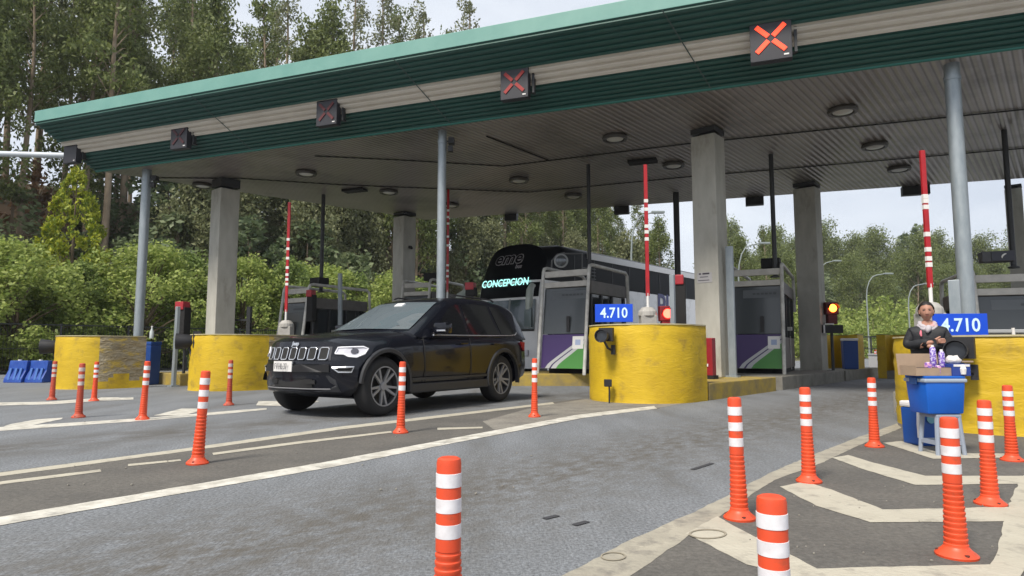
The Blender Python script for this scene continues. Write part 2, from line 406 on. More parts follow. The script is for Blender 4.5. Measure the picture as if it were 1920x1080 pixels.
island('kerb', [Vector((.0, 17.5, 0)), Vector((2.15, 17.5, 0)), Vector((2.9, 18.3, 0)), Vector((7.2, 23.5, 0)), Vector((5.2, 25, 0)), Vector((.2, 19.2, 0))], m=yellow_worn)
island('kerb', [Vector((-8.0, 17.0, 0)), Vector((-6.1, 17.0, 0)), Vector((-3.8, 20.8, 0)), Vector((-2.3, 24.5, 0)), Vector((-8.5, 26.5, 0)), Vector((-9.8, 20.8, 0))], m=kerb_con)
quadisland('kerb', C4, 1.6, 6, .95, yellow_worn)
island('kerb', [Vector((-5.3, 23.2, 0)), Vector((-2.0, 22.6, 0)), Vector((1.5, 28, 0)), Vector((-2.4, 29.5, 0))], m=kerb_con)
quadisland('kerb', C5, 1.2, 17, 1.35, kerb_con)

# ------------------------------------------------------------------ canopy
S = 6.3                                                  # soffit height
FL = G(180, 320, S); 
F1 = G(1783, 104, S); FE = (F1 - G(180, 320, S)); FE.z = 0; FE.normalize()
FR = FL + FE * 34
BL = G(800, 412, S); BR_ = G(1920, 334, S); BE = (BR_ - BL).normalized(); BR = BL + BE * 28
ES = (FL - BL).normalized()                               # along the left edge, towards the camera
# front lip: pushed out along the left edge direction and up
def lip_point(px, py):
    a = (px - 960) / F
    lo_, hi_ = 0, 4
    best = None
    for i in range(400):
        t = 4 * i / 400; p = FL + ES * t; q = DP(px, py, p.y)
        if best is None or abs(q.x - p.x) < best[0]: best = (abs(q.x - p.x), q, t)
    return best[1]
TL = lip_point(64, 229); TT = lip_point(64, 208)
OUT = TL - FL; TH = TT.z - TL.z
print("canopy lip", OUT, TH, FL, F1, BL)
canopy = thing('toll_canopy', 'long green and cream roof with a sloping ribbed fascia spanning all the toll lanes', 'canopy', (0, 0, 0))
soffit_m = mat("soffit_slats", (.38, .34, .315), .32, col2=(.30, .27, .255), scale=.5, spec=.5, metal=.3, dirt=(.12, .11, .10), dirt_scale=.35, dlo=.5, dhi=.75)
def slats(m, pitch, strength):
    t = m.node_tree; b = t.nodes['Principled BSDF']; K = t.links.new
    tcn = t.nodes.new("ShaderNodeTexCoord"); mpn = t.nodes.new("ShaderNodeMapping")
    mpn.inputs['Rotation'].default_value = (0, 0, LROT)
    wv = t.nodes.new("ShaderNodeTexWave"); wv.bands_direction = 'X'; wv.inputs['Scale'].default_value = .314 / pitch; wv.inputs['Distortion'].default_value = 0
    bp = t.nodes.new("ShaderNodeBump"); bp.inputs['Strength'].default_value = strength; bp.inputs['Distance'].default_value = .05
    K(tcn.outputs['Object'], mpn.inputs['Vector']); K(mpn.outputs['Vector'], wv.inputs['Vector']); K(wv.outputs['Fac'], bp.inputs['Height']); K(bp.outputs['Normal'], b.inputs['Normal'])
    x = t.nodes.new("ShaderNodeMix"); x.data_type = 'RGBA'; x.blend_type = 'MULTIPLY'; x.inputs['Factor'].default_value = 1
    r = t.nodes.new("ShaderNodeMapRange"); r.inputs['From Min'].default_value = 0; r.inputs['From Max'].default_value = .25; r.inputs['To Min'].default_value = .55
    src = b.inputs['Base Color'].links[0].from_socket
    K(wv.outputs['Fac'], r.inputs['Value']); K(src, x.inputs['A']); K(r.outputs['Result'], x.inputs['B']); K(x.outputs['Result'], b.inputs['Base Color'])
slats(soffit_m, .15, .6)
g = MB(); g.sheet([FL, BL, BR, FR]); so = g.build('soffit', soffit_m, canopy)
# ribbed fascia: three bands
def fascia(name, f0, f1, nr, m):
    g = MB(); up = OUT.normalized(); nrm = FE.cross(up).normalized()
    if nrm.y > 0: nrm = -nrm
    pts = []
    for k in range(nr):
        for (u, d) in ((0, 0), (.10, .042), (.55, .042), (.65, 0)):
            pts.append((f0 + (f1 - f0) * (k + u) / nr, d))
    pts.append((f1, 0))
    a = [FL + OUT * t + nrm * d for t, d in pts]; b = [FR + OUT * t + nrm * d for t, d in pts]
    n = len(a)
    g.add(a + b, [(i, i + 1, n + i + 1, n + i) for i in range(n - 1)])
    return g.build(name, m, canopy, fix=False)
fascia('green_fascia_band', 0.0, .355, 6, teal); fascia('cream_fascia_band', .355, .60, 3, beige); fascia('green_fascia_band', .60, 1.0, 6, teal)
g = MB(); a = FL + OUT; b = FR + OUT
g.prism([a, b, b + Vector((0, 0, TH)), a + Vector((0, 0, TH))], Vector((-FE.y, FE.x, 0)) * .15); g.build('edge_gutter', cyan, canopy, bevel=.01)
up3 = Vector((0, 0, OUT.z + TH - .03))
g = MB(); ha = Vector((0, 0, OUT.z))
g.sheet([a + Vector((0, 0, TH - .05)), b + Vector((0, 0, TH - .05)), BR + up3, BL + up3]); g.build('roof_sheet', galv, canopy)
g = MB(); g.sheet([BL, FL, a, BL + up3]); g.sheet([BR, BL, BL + up3, BR + up3]); g.sheet([a, a + Vector((0, 0, TH)), BL + up3]); g.build('rear_fascia', teal, canopy)
g = MB(); g.tube([FL + Vector((0, 0, -.02)), FR + Vector((0, 0, -.02))], .04, 8); g.build('edge_trim', mat("teal_trim", (.02, .14, .115), .5), canopy)
g = MB(); 
for k in range(1, 6):
    q = FL + FE * (k * 5.9); nj = FE.cross(OUT.normalized()).normalized(); nj = nj if nj.y < 0 else -nj
    jt = MB(); a0 = q + nj * .043; b0 = q + OUT + nj * .043; jt.prism([a0 - FE * .012, a0 + FE * .012, b0 + FE * .012, b0 - FE * .012], nj * .006); jt.build('cladding_joint', mat("joint_dark", (.05, .08, .075), .6), canopy)
seam = mat("dark_seam", (.015, .015, .014), .8)
def seamline(pts, wd=.05):
    g = MB()
    P = [G(x, y, S - .012) for x, y in pts]
    for p, q in zip(P, P[1:]):
        n_ = Vector((-(q - p).y, (q - p).x, 0)).normalized() * wd / 2
        g.prism([p - n_, q - n_, q + n_, p + n_], (0, 0, -.02))
    g.build('soffit_seam', seam, canopy)
seamline([(590, 292), (760, 300), (943, 311), (1280, 270), (1600, 237), (1925, 204)])
seamline([(290, 333), (451, 334), (640, 346), (990, 360), (1280, 332), (1925, 277)])
seamline([(912, 255), (1029, 300)], .04)
lamp_gl = mat("lamp_glass_unlit", (.55, .54, .50), .2); lamp_rim = mat("lamp_rim", (.05, .045, .04), .4)
for (x, y) in ((1580, 208), (1640, 274), (1686, 317), (1153, 259), (1263, 310), (1075, 368), (973, 338), (729, 360), (574, 325), (380, 348), (1850, 300), (1800, 160), (845, 385)):
    if (x, y) in ((1850, 300), (1800, 160)): continue
    p = G(x, y, S - .06); cl = MB(); cl.lathe([(.30, .055), (.32, 0), (.30, -.05), (.24, -.05), (.22, 0)], (0, 0, 0), 20)
    o = cl.build('ceiling_light', lamp_rim, canopy, loc=p, smooth=40)
    q = MB(); q.lathe([(.22, 0), (.2, -.035), (.12, -.06), (.01, -.07)], (0, 0, 0), 20); q.build('lamp_glass', lamp_gl, o, smooth=40)
for (x, y, wx, wy) in ((665, 357, .8, .35), (1205, 303, .8, .35)):
    p = G(x, y, S - .05); g = MB(); g.box((0, 0, 0), (wx, wy, .08), rot=math.atan2(FE.y, FE.x)); g.build('ceiling_hatch', black_m, canopy, loc=p)

# ------------------------------------------------------------------ columns and posts
def col_at(px, ptop, Y, s, z0, lab, grp, dark=False, ztop=None):
    p = DP(px, ptop, Y); zt = ztop or p.z
    t = thing('concrete_column', lab, 'column', (p.x, p.y, z0), math.atan2(DR.y, DR.x), grp)
    g = MB(); g.box((0, 0, (zt - z0) / 2), (s, s, zt - z0)); g.build('shaft', concrete, t, bevel=.02)
    g = MB(); h = S - zt - .02
    if h > .03:
        g.box((0, 0, zt - z0 + .04), (s * .55, s * .55, .08)); g.box((0, 0, zt - z0 + .06 + (h - .06) / 2), (s * 1.0, s * 1.0, h - .06))
        g.build('bearing_plate', steel_dk, t)
    return t
colA = col_at(1326, 241, 15.6, .60, IS, 'pale square concrete column with a small printed notice, beside the booth with the open kerb in the middle', 'concrete canopy columns', ztop=6.1)
colB = col_at(424, 343, 20.3, .62, 0, 'pale square concrete column rising behind the small yellow wall next to the booth with the red arm', 'concrete canopy columns', ztop=5.95)
colC = col_at(759, 400, 25.3, .62, 0, 'shaded concrete column behind the grey lamp post, with a small camera on its side', 'concrete canopy columns', ztop=6.1)
colD = col_at(1512, 345, 20.8, .66, 0, 'shaded concrete column right behind the toll booth nearest the orange signal', 'concrete canopy columns', ztop=6.1)
colE = col_at(1899, 345, 21.0, .45, 0, 'dark narrow column at the right edge of the picture behind the last booth', 'concrete canopy columns', ztop=6.15)
# notice on column A
n_m = mat("paper_notice", (.42, .41, .42), .8); ink = mat("black_ink", (.05, .045, .06), .7)
nt_ = colA
g = MB(); hs = .30; g.box((-.04, -hs - .006, 2.33), (.36, .008, .24)); nn = g.build('paper_notice', n_m, nt_)
for (x0, z0, wd, hh) in ((-.15, 2.42, .05, .035), (0.0, 2.42, .17, .035), (-.05, 2.345, .2, .018), (-.06, 2.265, .28, .018)):
    g = MB(); g.box((x0, -hs - .013, z0), (wd, .004, hh)); g.build('printed_line', mat("faded_ink", (.12, .115, .13), .8) if hh < .03 else ink, nn)
g = MB(); g.box((.34, 0, 4.9), (.1, .12, .1)); g.tube([(.3, 0, 4.9), (.5, -.05, 4.84)], .05, 8); g.build('camera', blackp, colC)

def tube_post(px, ptop, pb, Y, r, lab, grp, m=galv, z0=0.0, name='steel_post', band=True, gadget=True, ztop=None):
    p = DP(px, (ptop + pb) / 2, Y)
    t = thing(name, lab, 'post', (p.x, Y, z0), 0, grp)
    zt = (ztop or S) - z0
    g = MB(); g.lathe([(r, 0), (r, zt)], n=20); g.build('tube', m, t, smooth=40)
    g = MB(); g.lathe([(r + .06, 0), (r + .06, .03), (r + .01, .05)], n=20)
    g.build('foot_plate', m, t, smooth=40)
    if band:
        g = MB(); g.lathe([(r + .012, zt - .32), (r + .012, zt - .24)], n=20); g.build('collar', m, t, smooth=40)
    if gadget:
        g = MB(); g.box((r + .12, 0, zt - .25), (.14, .2, .14)); g.tube([(r, 0, zt - .25), (r + .15, 0, zt - .25)], .02, 8); g.box((r + .10, -.05, zt - .46), (.12, .12, .14)); g.build('camera', blackp, t)
    return t
tube_post(1798, 88, 590, 11.9, .13, 'thick grey steel post standing behind the person, holding the canopy edge', 'grey steel posts along the canopy edge', gadget=False)
tube_post(828, 228, 550, 15.7, .105, 'grey steel post in front of the canopy, rising behind the black car roof', 'grey steel posts along the canopy edge')
tube_post(268, 300, 632, 19.2, .13, 'grey steel post rising behind the partly unpainted yellow wall', 'grey steel posts along the canopy edge')
for (px, Y, r, z0, lab) in ((1104, 18.6, .055, 2.9, 'thin dark post on top of the booth beside the bus mirror'), (606, 22.3, .065, 2.9, 'thin dark post on the roof of the booth left of the black car'),
                            (1449, 17.6, .06, 2.9, 'thin dark post on the roof of the booth behind the concrete column with the notice'), (1268, 22.0, .10, .3, 'thicker dark post behind the red signal housing'),
                            (1893, 15.6, .06, 2.9, 'thin dark post above the rightmost booth')):
    tube_post(px, 300, 480, Y, r, lab, 'thin dark posts under the canopy', m=steel_dk, z0=z0, name='thin_post', band=False, gadget=False)

# ------------------------------------------------------------------ overhead lane signals
def lane_signal(px, py, lab, cross, wpx, off=.30, rearview=False):
    """hung in front of the fascia; pixel = centre of the face"""
    # find the point on the cream band plane under this pixel
    r = ray(px, py); nrm = FE.cross(OUT).normalized()
    t = (FL - Vector((0, 0, CH))).dot(nrm) / r.dot(nrm)
    p = Vector((0, 0, CH)) + r * t
    p = Vector((0, 0, CH)) + r * (t * (1 - off / (r * t).length))
    s = wpx / F * p.y
    yaw = math.atan2(FE.y, FE.x)
    o = thing('lane_signal', lab, 'lane signal', p, yaw, 'lane signals along the canopy edge')
    g = MB(); g.box((0, .09, 0), (s, .18, s * 1.15)); g.build('housing', mat("signal_housing", (.022, .022, .03), .5), o, bevel=.01)
    if cross is not None:
        g = MB()
        for a in (PI / 4, -PI / 4):
            for q in (-1, 1):
                M = Matrix.Rotation(a, 3, 'Y'); c = M @ Vector((q * s * .285, -.012, 0))
                g.box(c, (s * .40, .012, s * .115), M=M)
        g.build('cross', cross, o)
    g = MB(); g.tube([(s * .3, .1, s * .3), (s * .55, .35, s * .3)], .025, 8); g.tube([(s * .3, .1, -s * .3), (s * .58, .32, -s * .3)], .025, 8); g.box((s * .6, .2, 0), (.05, .1, s * .7)); g.build('bracket', steel_dk, o)
    g = MB(); g.box((s * .36, -.004, -s * .47), (s * .12, .01, s * .04)); g.build('maker_plate', white_pl, o)
    return o
lane_signal(1445, 72, 'square black lane signal with a bright red cross, biggest one on the canopy', red_x, 76)
lane_signal(964, 154, 'square black lane signal with a dark red cross, above the bus', red_xd, 57)
lane_signal(612, 209, 'square black lane signal with a faint red cross, above the leftmost booth', red_xdd, 47)
lane_signal(335, 256, 'square black lane signal with a barely visible cross, over the grey post', mat("cross_off", (.06, .015, .02), .6), 41)
lane_signal(131, 286, 'unlit black lane signal under the left tip of the canopy', None, 35)
for (px, py, wd, lab) in ((1415, 376, .6, 'black signal box hung from the rear canopy edge, left of the far concrete column'), (1718, 356, .8, 'black signal box hung from the rear canopy edge, behind the right red arm'),
                          (1165, 393, .55, 'black signal box hung from the rear canopy edge above the bus roof'), (957, 406, .5, 'black signal box hung from the rear canopy edge above the bus front')):
    p = BL + BE * 0; r = ray(px, py); nrm = Vector((-BE.y, BE.x, 0)); t = (BL - Vector((0, 0, CH))).dot(nrm) / r.dot(nrm); p = Vector((0, 0, CH)) + r * t
    o = thing('rear_signal', lab, 'lane signal', p, math.atan2(BE.y, BE.x), 'signal boxes on the rear canopy edge')
    g = MB(); g.box((0, .12, 0), (wd, .25, .30)); g.build('housing', blackp, o, bevel=.01)
    g = MB(); g.tube([(0, .1, .1), (0, -.05, S - p.z)], .03, 8); g.build('bracket', steel_dk, o)

# ------------------------------------------------------------------ yellow crash walls
def crash_wall(c, R, Lb, H, lab, bare=None, th=.26, hole=False, d=DL, fill=.25):
    o = thing('crash_wall', lab, 'crash wall', (c[0], c[1], 0), math.atan2(-d.x, d.y), 'yellow crash walls at the island noses')
    # local frame: +y = lane direction, x = across
    def U(R_, n=28):
        pts = [Vector((-R_ * math.cos(PI * k / n), -R_ * math.sin(PI * k / n), 0)) for k in range(n + 1)]
        return pts
    outer = U(R); inner = U(R - th)
    n = len(outer)
    # wall body with a wavy outer face
    rnd = random.Random(int(c[0] * 100))
    zs = [i * H / 14 for i in range(15)]
    g = MB(); path_o = [Vector((-R, Lb, 0))] + outer + [Vector((R, Lb, 0))]; path_i = [Vector((-R + th, Lb, 0))] + inner + [Vector((R - th, Lb, 0))]
    po = []
    for a, b in zip(path_o, path_o[1:]):
        st = max(1, int((b - a).length / .12))
        for k in range(st): po.append(a.lerp(b, k / st))
    po.append(path_o[-1]); m_ = len(po)
    vs = []
    for z in zs:
        for k, p in enumerate(po):
            dn = Vector((p.x, min(p.y, 0), 0)).normalized() if p.y < 0.01 else Vector((math.copysign(1, p.x), 0, 0))
            w_ = .008 * math.sin(z * 31 + k * .35) + rnd.uniform(-.006, .006)
            if z == H: w_ -= .015
            vs.append(Vector((p.x, p.y, z)) + dn * w_)
    fs = [(j * m_ + k, j * m_ + k + 1, (j + 1) * m_ + k + 1, (j + 1) * m_ + k) for j in range(14) for k in range(m_ - 1)]
    g.add(vs, fs)
    # choose paint per face: bare where asked
    if bare:
        mi = []
        for (a, b_, c_, d_) in fs:
            q = (vs[a] + vs[c_]) / 2
            mi.append(1 if bare(q) else 0)
        g.m = mi
    # inner face, top and ends
    m2 = len(path_i); base = len(g.v)
    g.add([Vector((p.x, p.y, 0)) for p in path_i] + [Vector((p.x, p.y, H)) for p in path_i], [(k + 1, k, m2 + k, m2 + k + 1) for k in range(m2 - 1)])
    g.add([Vector((-R, Lb, 0)), Vector((-R + th, Lb, 0)), Vector((-R + th, Lb, H)), Vector((-R, Lb, H))], [(0, 1, 2, 3)])
    g.add([Vector((R, Lb, 0)), Vector((R - th, Lb, 0)), Vector((R - th, Lb, H)), Vector((R, Lb, H))], [(3, 2, 1, 0)])
    g.build('painted_face', [yellow, bare_wall], o, smooth=60)
    g = MB(); rr = R + .004; co = [Vector((-rr, Lb, H))] + [v * (rr / R) + Vector((0, 0, H)) for v in outer] + [Vector((rr, Lb, H))]
    ci = [Vector((p.x, p.y, H)) for p in path_i]
    nn_ = len(co); g.add(co + ci + [p + Vector((0, 0, .02)) for p in co + ci], [(2 * nn_ + k, 2 * nn_ + k + 1, 3 * nn_ + k + 1, 3 * nn_ + k) for k in range(nn_ - 1)] + [(k, k + 1, 2 * nn_ + k + 1, 2 * nn_ + k) for k in range(nn_ - 1)])
    g.build('coping', cap_m, o, fix=False)
    g = MB(); g.prism([Vector((p.x, p.y, 0)) for p in path_i], (0, 0, fill)); g.build('gravel_fill', kerb_con, o)
    return o
W1 = crash_wall(C1, 1.05, .5, 1.40, 'round yellow crash wall in the middle, with the 4.710 price sign and a small black box low on its face')
W2 = crash_wall(C2, .97, 1.3, 1.30, 'yellow crash wall just left of the black car, in front of the concrete column', bare=lambda q: q.y > .35 and q.x > 0)
W4 = crash_wall(C4, .97, .72, 1.28, 'leftmost yellow crash wall, its side bare of paint and showing rubble', bare=lambda q: (q.y > -.35 and q.x > 0 and q.z > .28 + .1 * math.sin(q.y * 9)))
W5 = crash_wall(C5, 1.08, 3.0, 1.10, 'big yellow crash wall at the right edge behind the vendor')
crash_wall((13.2, 22.4), .55, .8, 1.45, 'narrow shaded crash wall in the distance, right of the blue bin', d=-DL)
crash_wall((11.55, 22.9), .6, .8, 1.45, 'narrow shaded crash wall in the distance, under the orange signal', d=-DL)
# small black box with cable low on wall 1
p = G(1140, 756); yaw = math.atan2(-.17, 1)
o = thing('junction_box', 'small black junction box with a cable low on the middle yellow wall', 'junction box', (p.x, p.y + .0, 0), 0)
q = DP(1140, 718, p.y + .0)
g = MB(); g.box((0, -.02, q.z), (.13, .1, .13)); g.build('case', blackp, o, bevel=.01)
g = MB(); g.tube([(0.02, -.02, q.z), (.025, -.03, .2), (.02, -.03, 0.0)], .015, 6); g.build('cable', blackp, o)

# floodlights on the walls
def floodlight(px, py, Y, s, yaw, lab, face=True):
    p = DP(px, py, Y); o = thing('floodlight', lab, 'floodlight', p, yaw, 'black floodlights fixed to the crash walls')
    g = MB(); M = Matrix.Rotation(-PI / 2, 3, 'X')
    M2 = Matrix.Rotation(PI / 2, 3, 'X')
    g.lathe([(.10 * s, -.16 * s), (.13 * s, -.1 * s), (.15 * s, .08 * s), (.165 * s, .2 * s), (.15 * s, .2 * s), (.13 * s, .12 * s)], (0, 0, 0), 20, M=M2)
    g.box((.02 * s, .2 * s, .04 * s), (.36 * s, .14 * s, .34 * s)); g.build('housing', blackp, o, smooth=40)
    g = MB(); g.lathe([(.13 * s, .13 * s), (.02 * s, .11 * s)], (0, 0, 0), 20, M=M2); g.build('lens', mat("lens_dark", (.03, .035, .045), .15), o)
    g = MB(); g.tube([(0, .05 * s, -.12 * s), (.08 * s, .12 * s, -.3 * s), (.14 * s, .3 * s, -.36 * s)], .03 * s, 8); g.box((.16 * s, .3 * s, -.34 * s), (.1 * s, .06 * s, .24 * s)); g.build('bracket', blackp, o)
    return o
floodlight(1131, 630, 11.75, .72, -.45, 'round black floodlight at the top of the middle yellow wall')
floodlight(1795, 657, 7.35, .72, -.75, 'large black floodlight on the right yellow wall beside the vendor')
floodlight(350, 640, 15.6, 1.15, -1.2, 'black floodlight at the left edge of the yellow wall by the black car')
floodlight(97, 650, 16.5, 1.15, -1.2, 'black floodlight on the leftmost yellow wall above the blue barriers')

# price signs
def price_sign(pxc, pyc, Y, wd, hh, yaw, lab, post):
    p = DP(pxc, pyc, Y); o = thing('price_sign', lab, 'price sign', p, yaw, 'blue toll price signs')
    g = MB(); g.box((0, 0, 0), (wd, .03, hh)); g.build('board', signblue, o, bevel=.004)
    text_mesh('price_digits', '4.710', hh * .80, signtext, o, face_matrix((0, -.018, -.005), (1, 0, 0), (0, 0, 1)), sx=.82 * wd / hh / 2.0, offset=.004)
    for sx_ in (-1, 1): g = MB(); g.box((sx_ * wd * .3, .04, -hh * .6 - post / 2 + .1), (.03, .03, hh + post)); g.build('bracket', steel_dk, o)
price_sign(1151, 587, 12.3, .70, .335, -.12, 'blue 4.710 price sign on the middle yellow wall', .1)
price_sign(1800, 610, 8.6, .66, .305, -.12, 'blue 4.710 price sign behind the shoulder of the vendor', .1)

# ------------------------------------------------------------------ toll booths
def booth(x, y, yaw, wd, dp, zt, lab, z0=IS, box=True, side_door=True, graphic=True):
    """front-left corner at (x,y); local x across, y = away from traffic; frames lean back to the top"""
    o = thing('toll_booth', lab, 'toll booth', (x, y, z0), yaw, 'toll booths under the canopy')
    H = zt - z0; hb = H - .42
    # cabin
    g = MB(); g.box((wd / 2, .16 + dp / 2, .06), (wd - .1, dp - .1, .12)); g.build('plinth', black_m, o)
    sill = .98
    g = MB(); g.box((wd / 2 + .0, .16 + dp / 2, .12 + (sill - .12) / 2), (wd - .06, dp - .06, sill - .12)); g.build('lower_body', booth_side, o, bevel=.01)
    for (a, b) in ((.06, .22), (wd - .06, .22), (.06, dp + .08), (wd - .06, dp + .08), (wd - .06, dp * .38), (wd - .06, dp * .68)):
        g = MB(); g.box((a, b, sill + (hb - .35 - sill) / 2 + .0), (.07, .07, hb - .35 - sill)); g.build('window_post', steel_dk, o)
    g = MB(); g.box((wd / 2, .16 + dp / 2, sill + (hb - .35 - sill) / 2), (wd - .14, dp - .16, hb - .35 - sill)); g.build('side_window', glass_dk, o)
    g = MB(); g.box((wd / 2, .16 + dp / 2, hb - .17), (wd, dp, .34)); g.build('head_panel', mat("booth_head_panel", (.15, .14, .135), .6, col2=(.11, .105, .10), scale=4), o, bevel=.01)
    # front: lean frame
    g = MB()
    lean = lambda z: -.30 + .34 * z / H
    for xx in (0.0, wd):
        g.tube([(xx, lean(-0.0), -.02), (xx, lean(H - .12), H - .12), (xx, lean(H - .12) + .05, H - .03), (xx, lean(H) + .16, H), (xx, dp + .1, H - .02), (xx, dp + .22, H - .10), (xx, dp + .28, H * .62)], .048, 10)
    g.build('tube_frame', steel_lt, o, smooth=50)
    g = MB(); g.box((wd / 2, lean(H - .20) + .06, H - .20), (wd - .09, .10, .17)); g.box((wd / 2, lean(H - .52) + .06, H - .50), (wd - .09, .10, .15)); g.build('cross_beam', mat("booth_beam", (.52, .50, .46), .5, col2=(.42, .40, .37), scale=5), o, bevel=.012)
    # sloping front panel: glass above, graphic below
    ang = math.atan2(.34, H)
    def fp(u, z, off=0.0):                       # point on the lean plane inside the frame
        return Vector((u, lean(z) + .07 - off, z))
    g = MB(); zb, zm, ztp = .14, 1.06, H - .60
    g.prism([fp(.05, zm), fp(wd - .05, zm), fp(wd - .05, ztp), fp(.05, ztp)], (0, .03, 0)); gl = g.build('front_glass', glass_booth, o)
    g = MB(); g.prism([fp(.30, ztp - .30, .004), fp(wd - .08, ztp - .30, .004), fp(wd - .08, ztp - .08, .004), fp(.30, ztp - .08, .004)], (0, .003, 0)); g.build('visor_panel', mat("visor", (.085, .095, .105), .4), gl)
    g = MB()
    for i in range(6): g.prism([fp(wd * (.42 + .08 * i), ztp - .215, .009), fp(wd * (.48 + .08 * i), ztp - .215, .009), fp(wd * (.48 + .08 * i), ztp - .165, .009), fp(wd * (.42 + .08 * i), ztp - .165, .009)], (0, .002, 0))
    g.build('visor_lettering', mat("visor_ink", (.04, .045, .05), .5), gl)
    g = MB(); g.box((wd * .60, lean(1.3) + .03, 1.32), (.09, .03, .42)); g.build('intercom', blackp, o)
    if graphic:
        g = MB(); g.prism([fp(.05, zb), fp(wd - .05, zb), fp(wd - .05, zm - .02), fp(.05, zm - .02)], (0, .03, 0)); pn = g.build('front_panel', purple, o)
        a_, b_ = .05, wd - .05; W_ = b_ - a_; Hh = zm - .02 - zb
        # swoosh band: from low left to upper right
        def curve(s0, k):   # lower-left start fraction, returns points
            return [(a_ + W_ * min(1, s0 + (1 - s0) * t), zb + Hh * min(1.0, k * (t ** 1.5 * .35 + .50 * t ** .6))) for t in [i / 14 for i in range(15)]]
        c1 = curve(.10, 1.15); c2 = curve(.20, 1.04); c3 = curve(.24, 1.0); c4 = curve(.36, .88)
        def band(ca, cb, m, nm, off):
            g = MB()
            for i in range(14):
                g.sheet([fp(*cb[i], off), fp(*cb[i + 1], off), fp(*ca[i + 1], off), fp(*ca[i], off)])
            g.build(nm, m, pn, fix=False)
        band(c1, c2, greyswoosh, 'grey_swoosh', .006); band(c3, c4, greyswoosh, 'grey_swoosh', .006)
        g = MB()
        for i in range(14): g.sheet([fp(c4[i][0], zb, .006), fp(c4[i + 1][0], zb, .006), fp(*c4[i + 1], .006), fp(*c4[i], .006)])
        g.build('green_field', green_p, pn, fix=False)
        g = MB(); g.prism([fp(wd * .70, zm - .40, .010), fp(wd * .93, zm - .40, .010), fp(wd * .93, zm - .07, .010), fp(wd * .70, zm - .07, .010)], (0, .003, 0)); st = g.build('sticker', white_pl, pn)
        g = MB(); g.prism([fp(wd * .76, zm - .30, .015), fp(wd * .87, zm - .30, .015), fp(wd * .87, zm - .16, .015), fp(wd * .76, zm - .16, .015)], (0, .002, 0)); g.build('sticker_symbol', mat("sticker_blue", (.35, .42, .6), .6), st)
    if box:
        g = MB(); g.box((wd * .72, dp * .3, H + .14), (.5, .4, .28)); g.build('roof_unit', black_m, o, bevel=.02)
    if side_door:
        g = MB(); g.box((wd + .0, dp * .52 + .1, .55), (.02, .05, .95)); g.box((wd + .02, .16 + dp * .40, sill + .25), (.12, .22, .10)); g.build('payment_tray', steel_lt, o)
    return o
YB = math.atan2(DR.y, DR.x)
booth(.86, 18.1, YB + .10, 1.42, 2.2, 3.22, 'toll booth in front of the bus, with a purple and green panel and tube frame', box=False)
b2 = DP(1376, 690, 18.0)
booth(b2.x, 18.0, YB + .22, 1.30, 3.5, 3.25, 'toll booth with purple and green panel behind the concrete column with the notice')
booth(-7.55, 21.6, YB + .10, 1.25, 2.4, 3.05, 'toll booth left of the black car, behind the raised arm', graphic=False)
booth(-3.95, 23.6, YB + .25, 1.15, 2.2, 3.45, 'toll booth mostly hidden behind the roof of the black car', graphic=False)
b5 = DP(1836, 690, 14.5)
booth(b5.x, 14.5, YB + .35, 2.0, 2.4, 2.72, 'rightmost toll booth above the right yellow wall', graphic=False, box=False)
# screen unit on the rightmost booth roof
p = DP(1868, 482, 14.6); o = thing('roof_display', 'black display box with a white curved arrow mark on the roof of the rightmost booth', 'display', p, YB + .35)
g = MB(); g.box((0, 0, 0), (.62, .3, .24)); g.build('housing', mat("display_case", (.06, .06, .065), .6), o, bevel=.02)
g = MB(); g.box((.08, -.16, 0), (.42, .02, .20)); sc = g.build('screen', mat("screen_dark", (.012, .012, .025), .3), o)
g = MB(); arc = [(math.cos(a) * .085, math.sin(a) * .085) for a in [PI * .5 + i * PI * .09 for i in range(7)]]
g.tube([(.14 + x, -.175, -.04 + z) for x, z in arc], [.008, .014, .018, .02, .018, .014, .008], 6); g.build('arrow_mark', whitep, sc)
# grey cabinet behind right wall
p = DP(1872, 628, 9.6); o = thing('grey_cabinet', 'light grey metal cabinet behind the right price sign', 'cabinet', (p.x, 9.6, 0), -.2)
g = MB(); g.box((0, 0, .60), (.60, .5, 1.20)); g.build('case', mat("cabinet_grey", (.33, .34, .35), .5), o, bevel=.02)
g = MB(); g.box((0, 0, 1.215), (.68, .58, .05)); g.build('top', mat("cabinet_grey", (.33, .34, .35), .5), o, bevel=.01)
p = DP(1905, 618, 9.0); tag(MB().tube([(0, 0, 0), (-.04, 0, 1.25 )], .02, 8).build('thin_white_rod', whitep, loc=(p.x, 9.0, 0)), 'short white rod leaning behind the top of the right yellow wall', 'rod')

# ------------------------------------------------------------------ raised barrier arms
def barrier(px, pb, pt, Y, lab, cab, z0=IS, tilt=0.0, bands=(.60, .66, .44, .28, .24), wd=.075):
    b_ = DP(px, pb, Y); t_ = DP(px, pt, Y)
    o = thing('barrier_arm', lab, 'barrier', (b_.x, Y, z0), 0, 'raised red and white barrier arms')
    g = MB(); H = b_.z - z0
    g.box((0, 0, (H - .18) / 2), (.34, .34, H - .18), taper=.95); g.lathe([(.20, H - .2), (.19, H - .1), (.12, H - .02), (.04, H)], n=16); g.build('cabinet', cab, o, bevel=.015)
    g = MB(); A = t_.z - z0; 
    g.tube([(0, -.05, H - .05), (0, -.05, H + .28)], .028, 8); g.build('arm_socket', white_pl, o)
    g = MB(); g.box((tilt * .5, -.05, H + .22 + (A - H - .22) / 2), (wd, .05, A - H - .22)); arm = g.build('arm', redp, o, bevel=.008)
    for f in bands:
        zz = H + (A - H) * f
        g = MB(); g.box((tilt * .5, -.05, zz), (wd + .006, .056, .07)); g.build('white_band', whitep, arm)
    return o
cabm = mat("barrier_cabinet", (.40, .39, .37), .6, col2=(.3, .29, .27), scale=6)
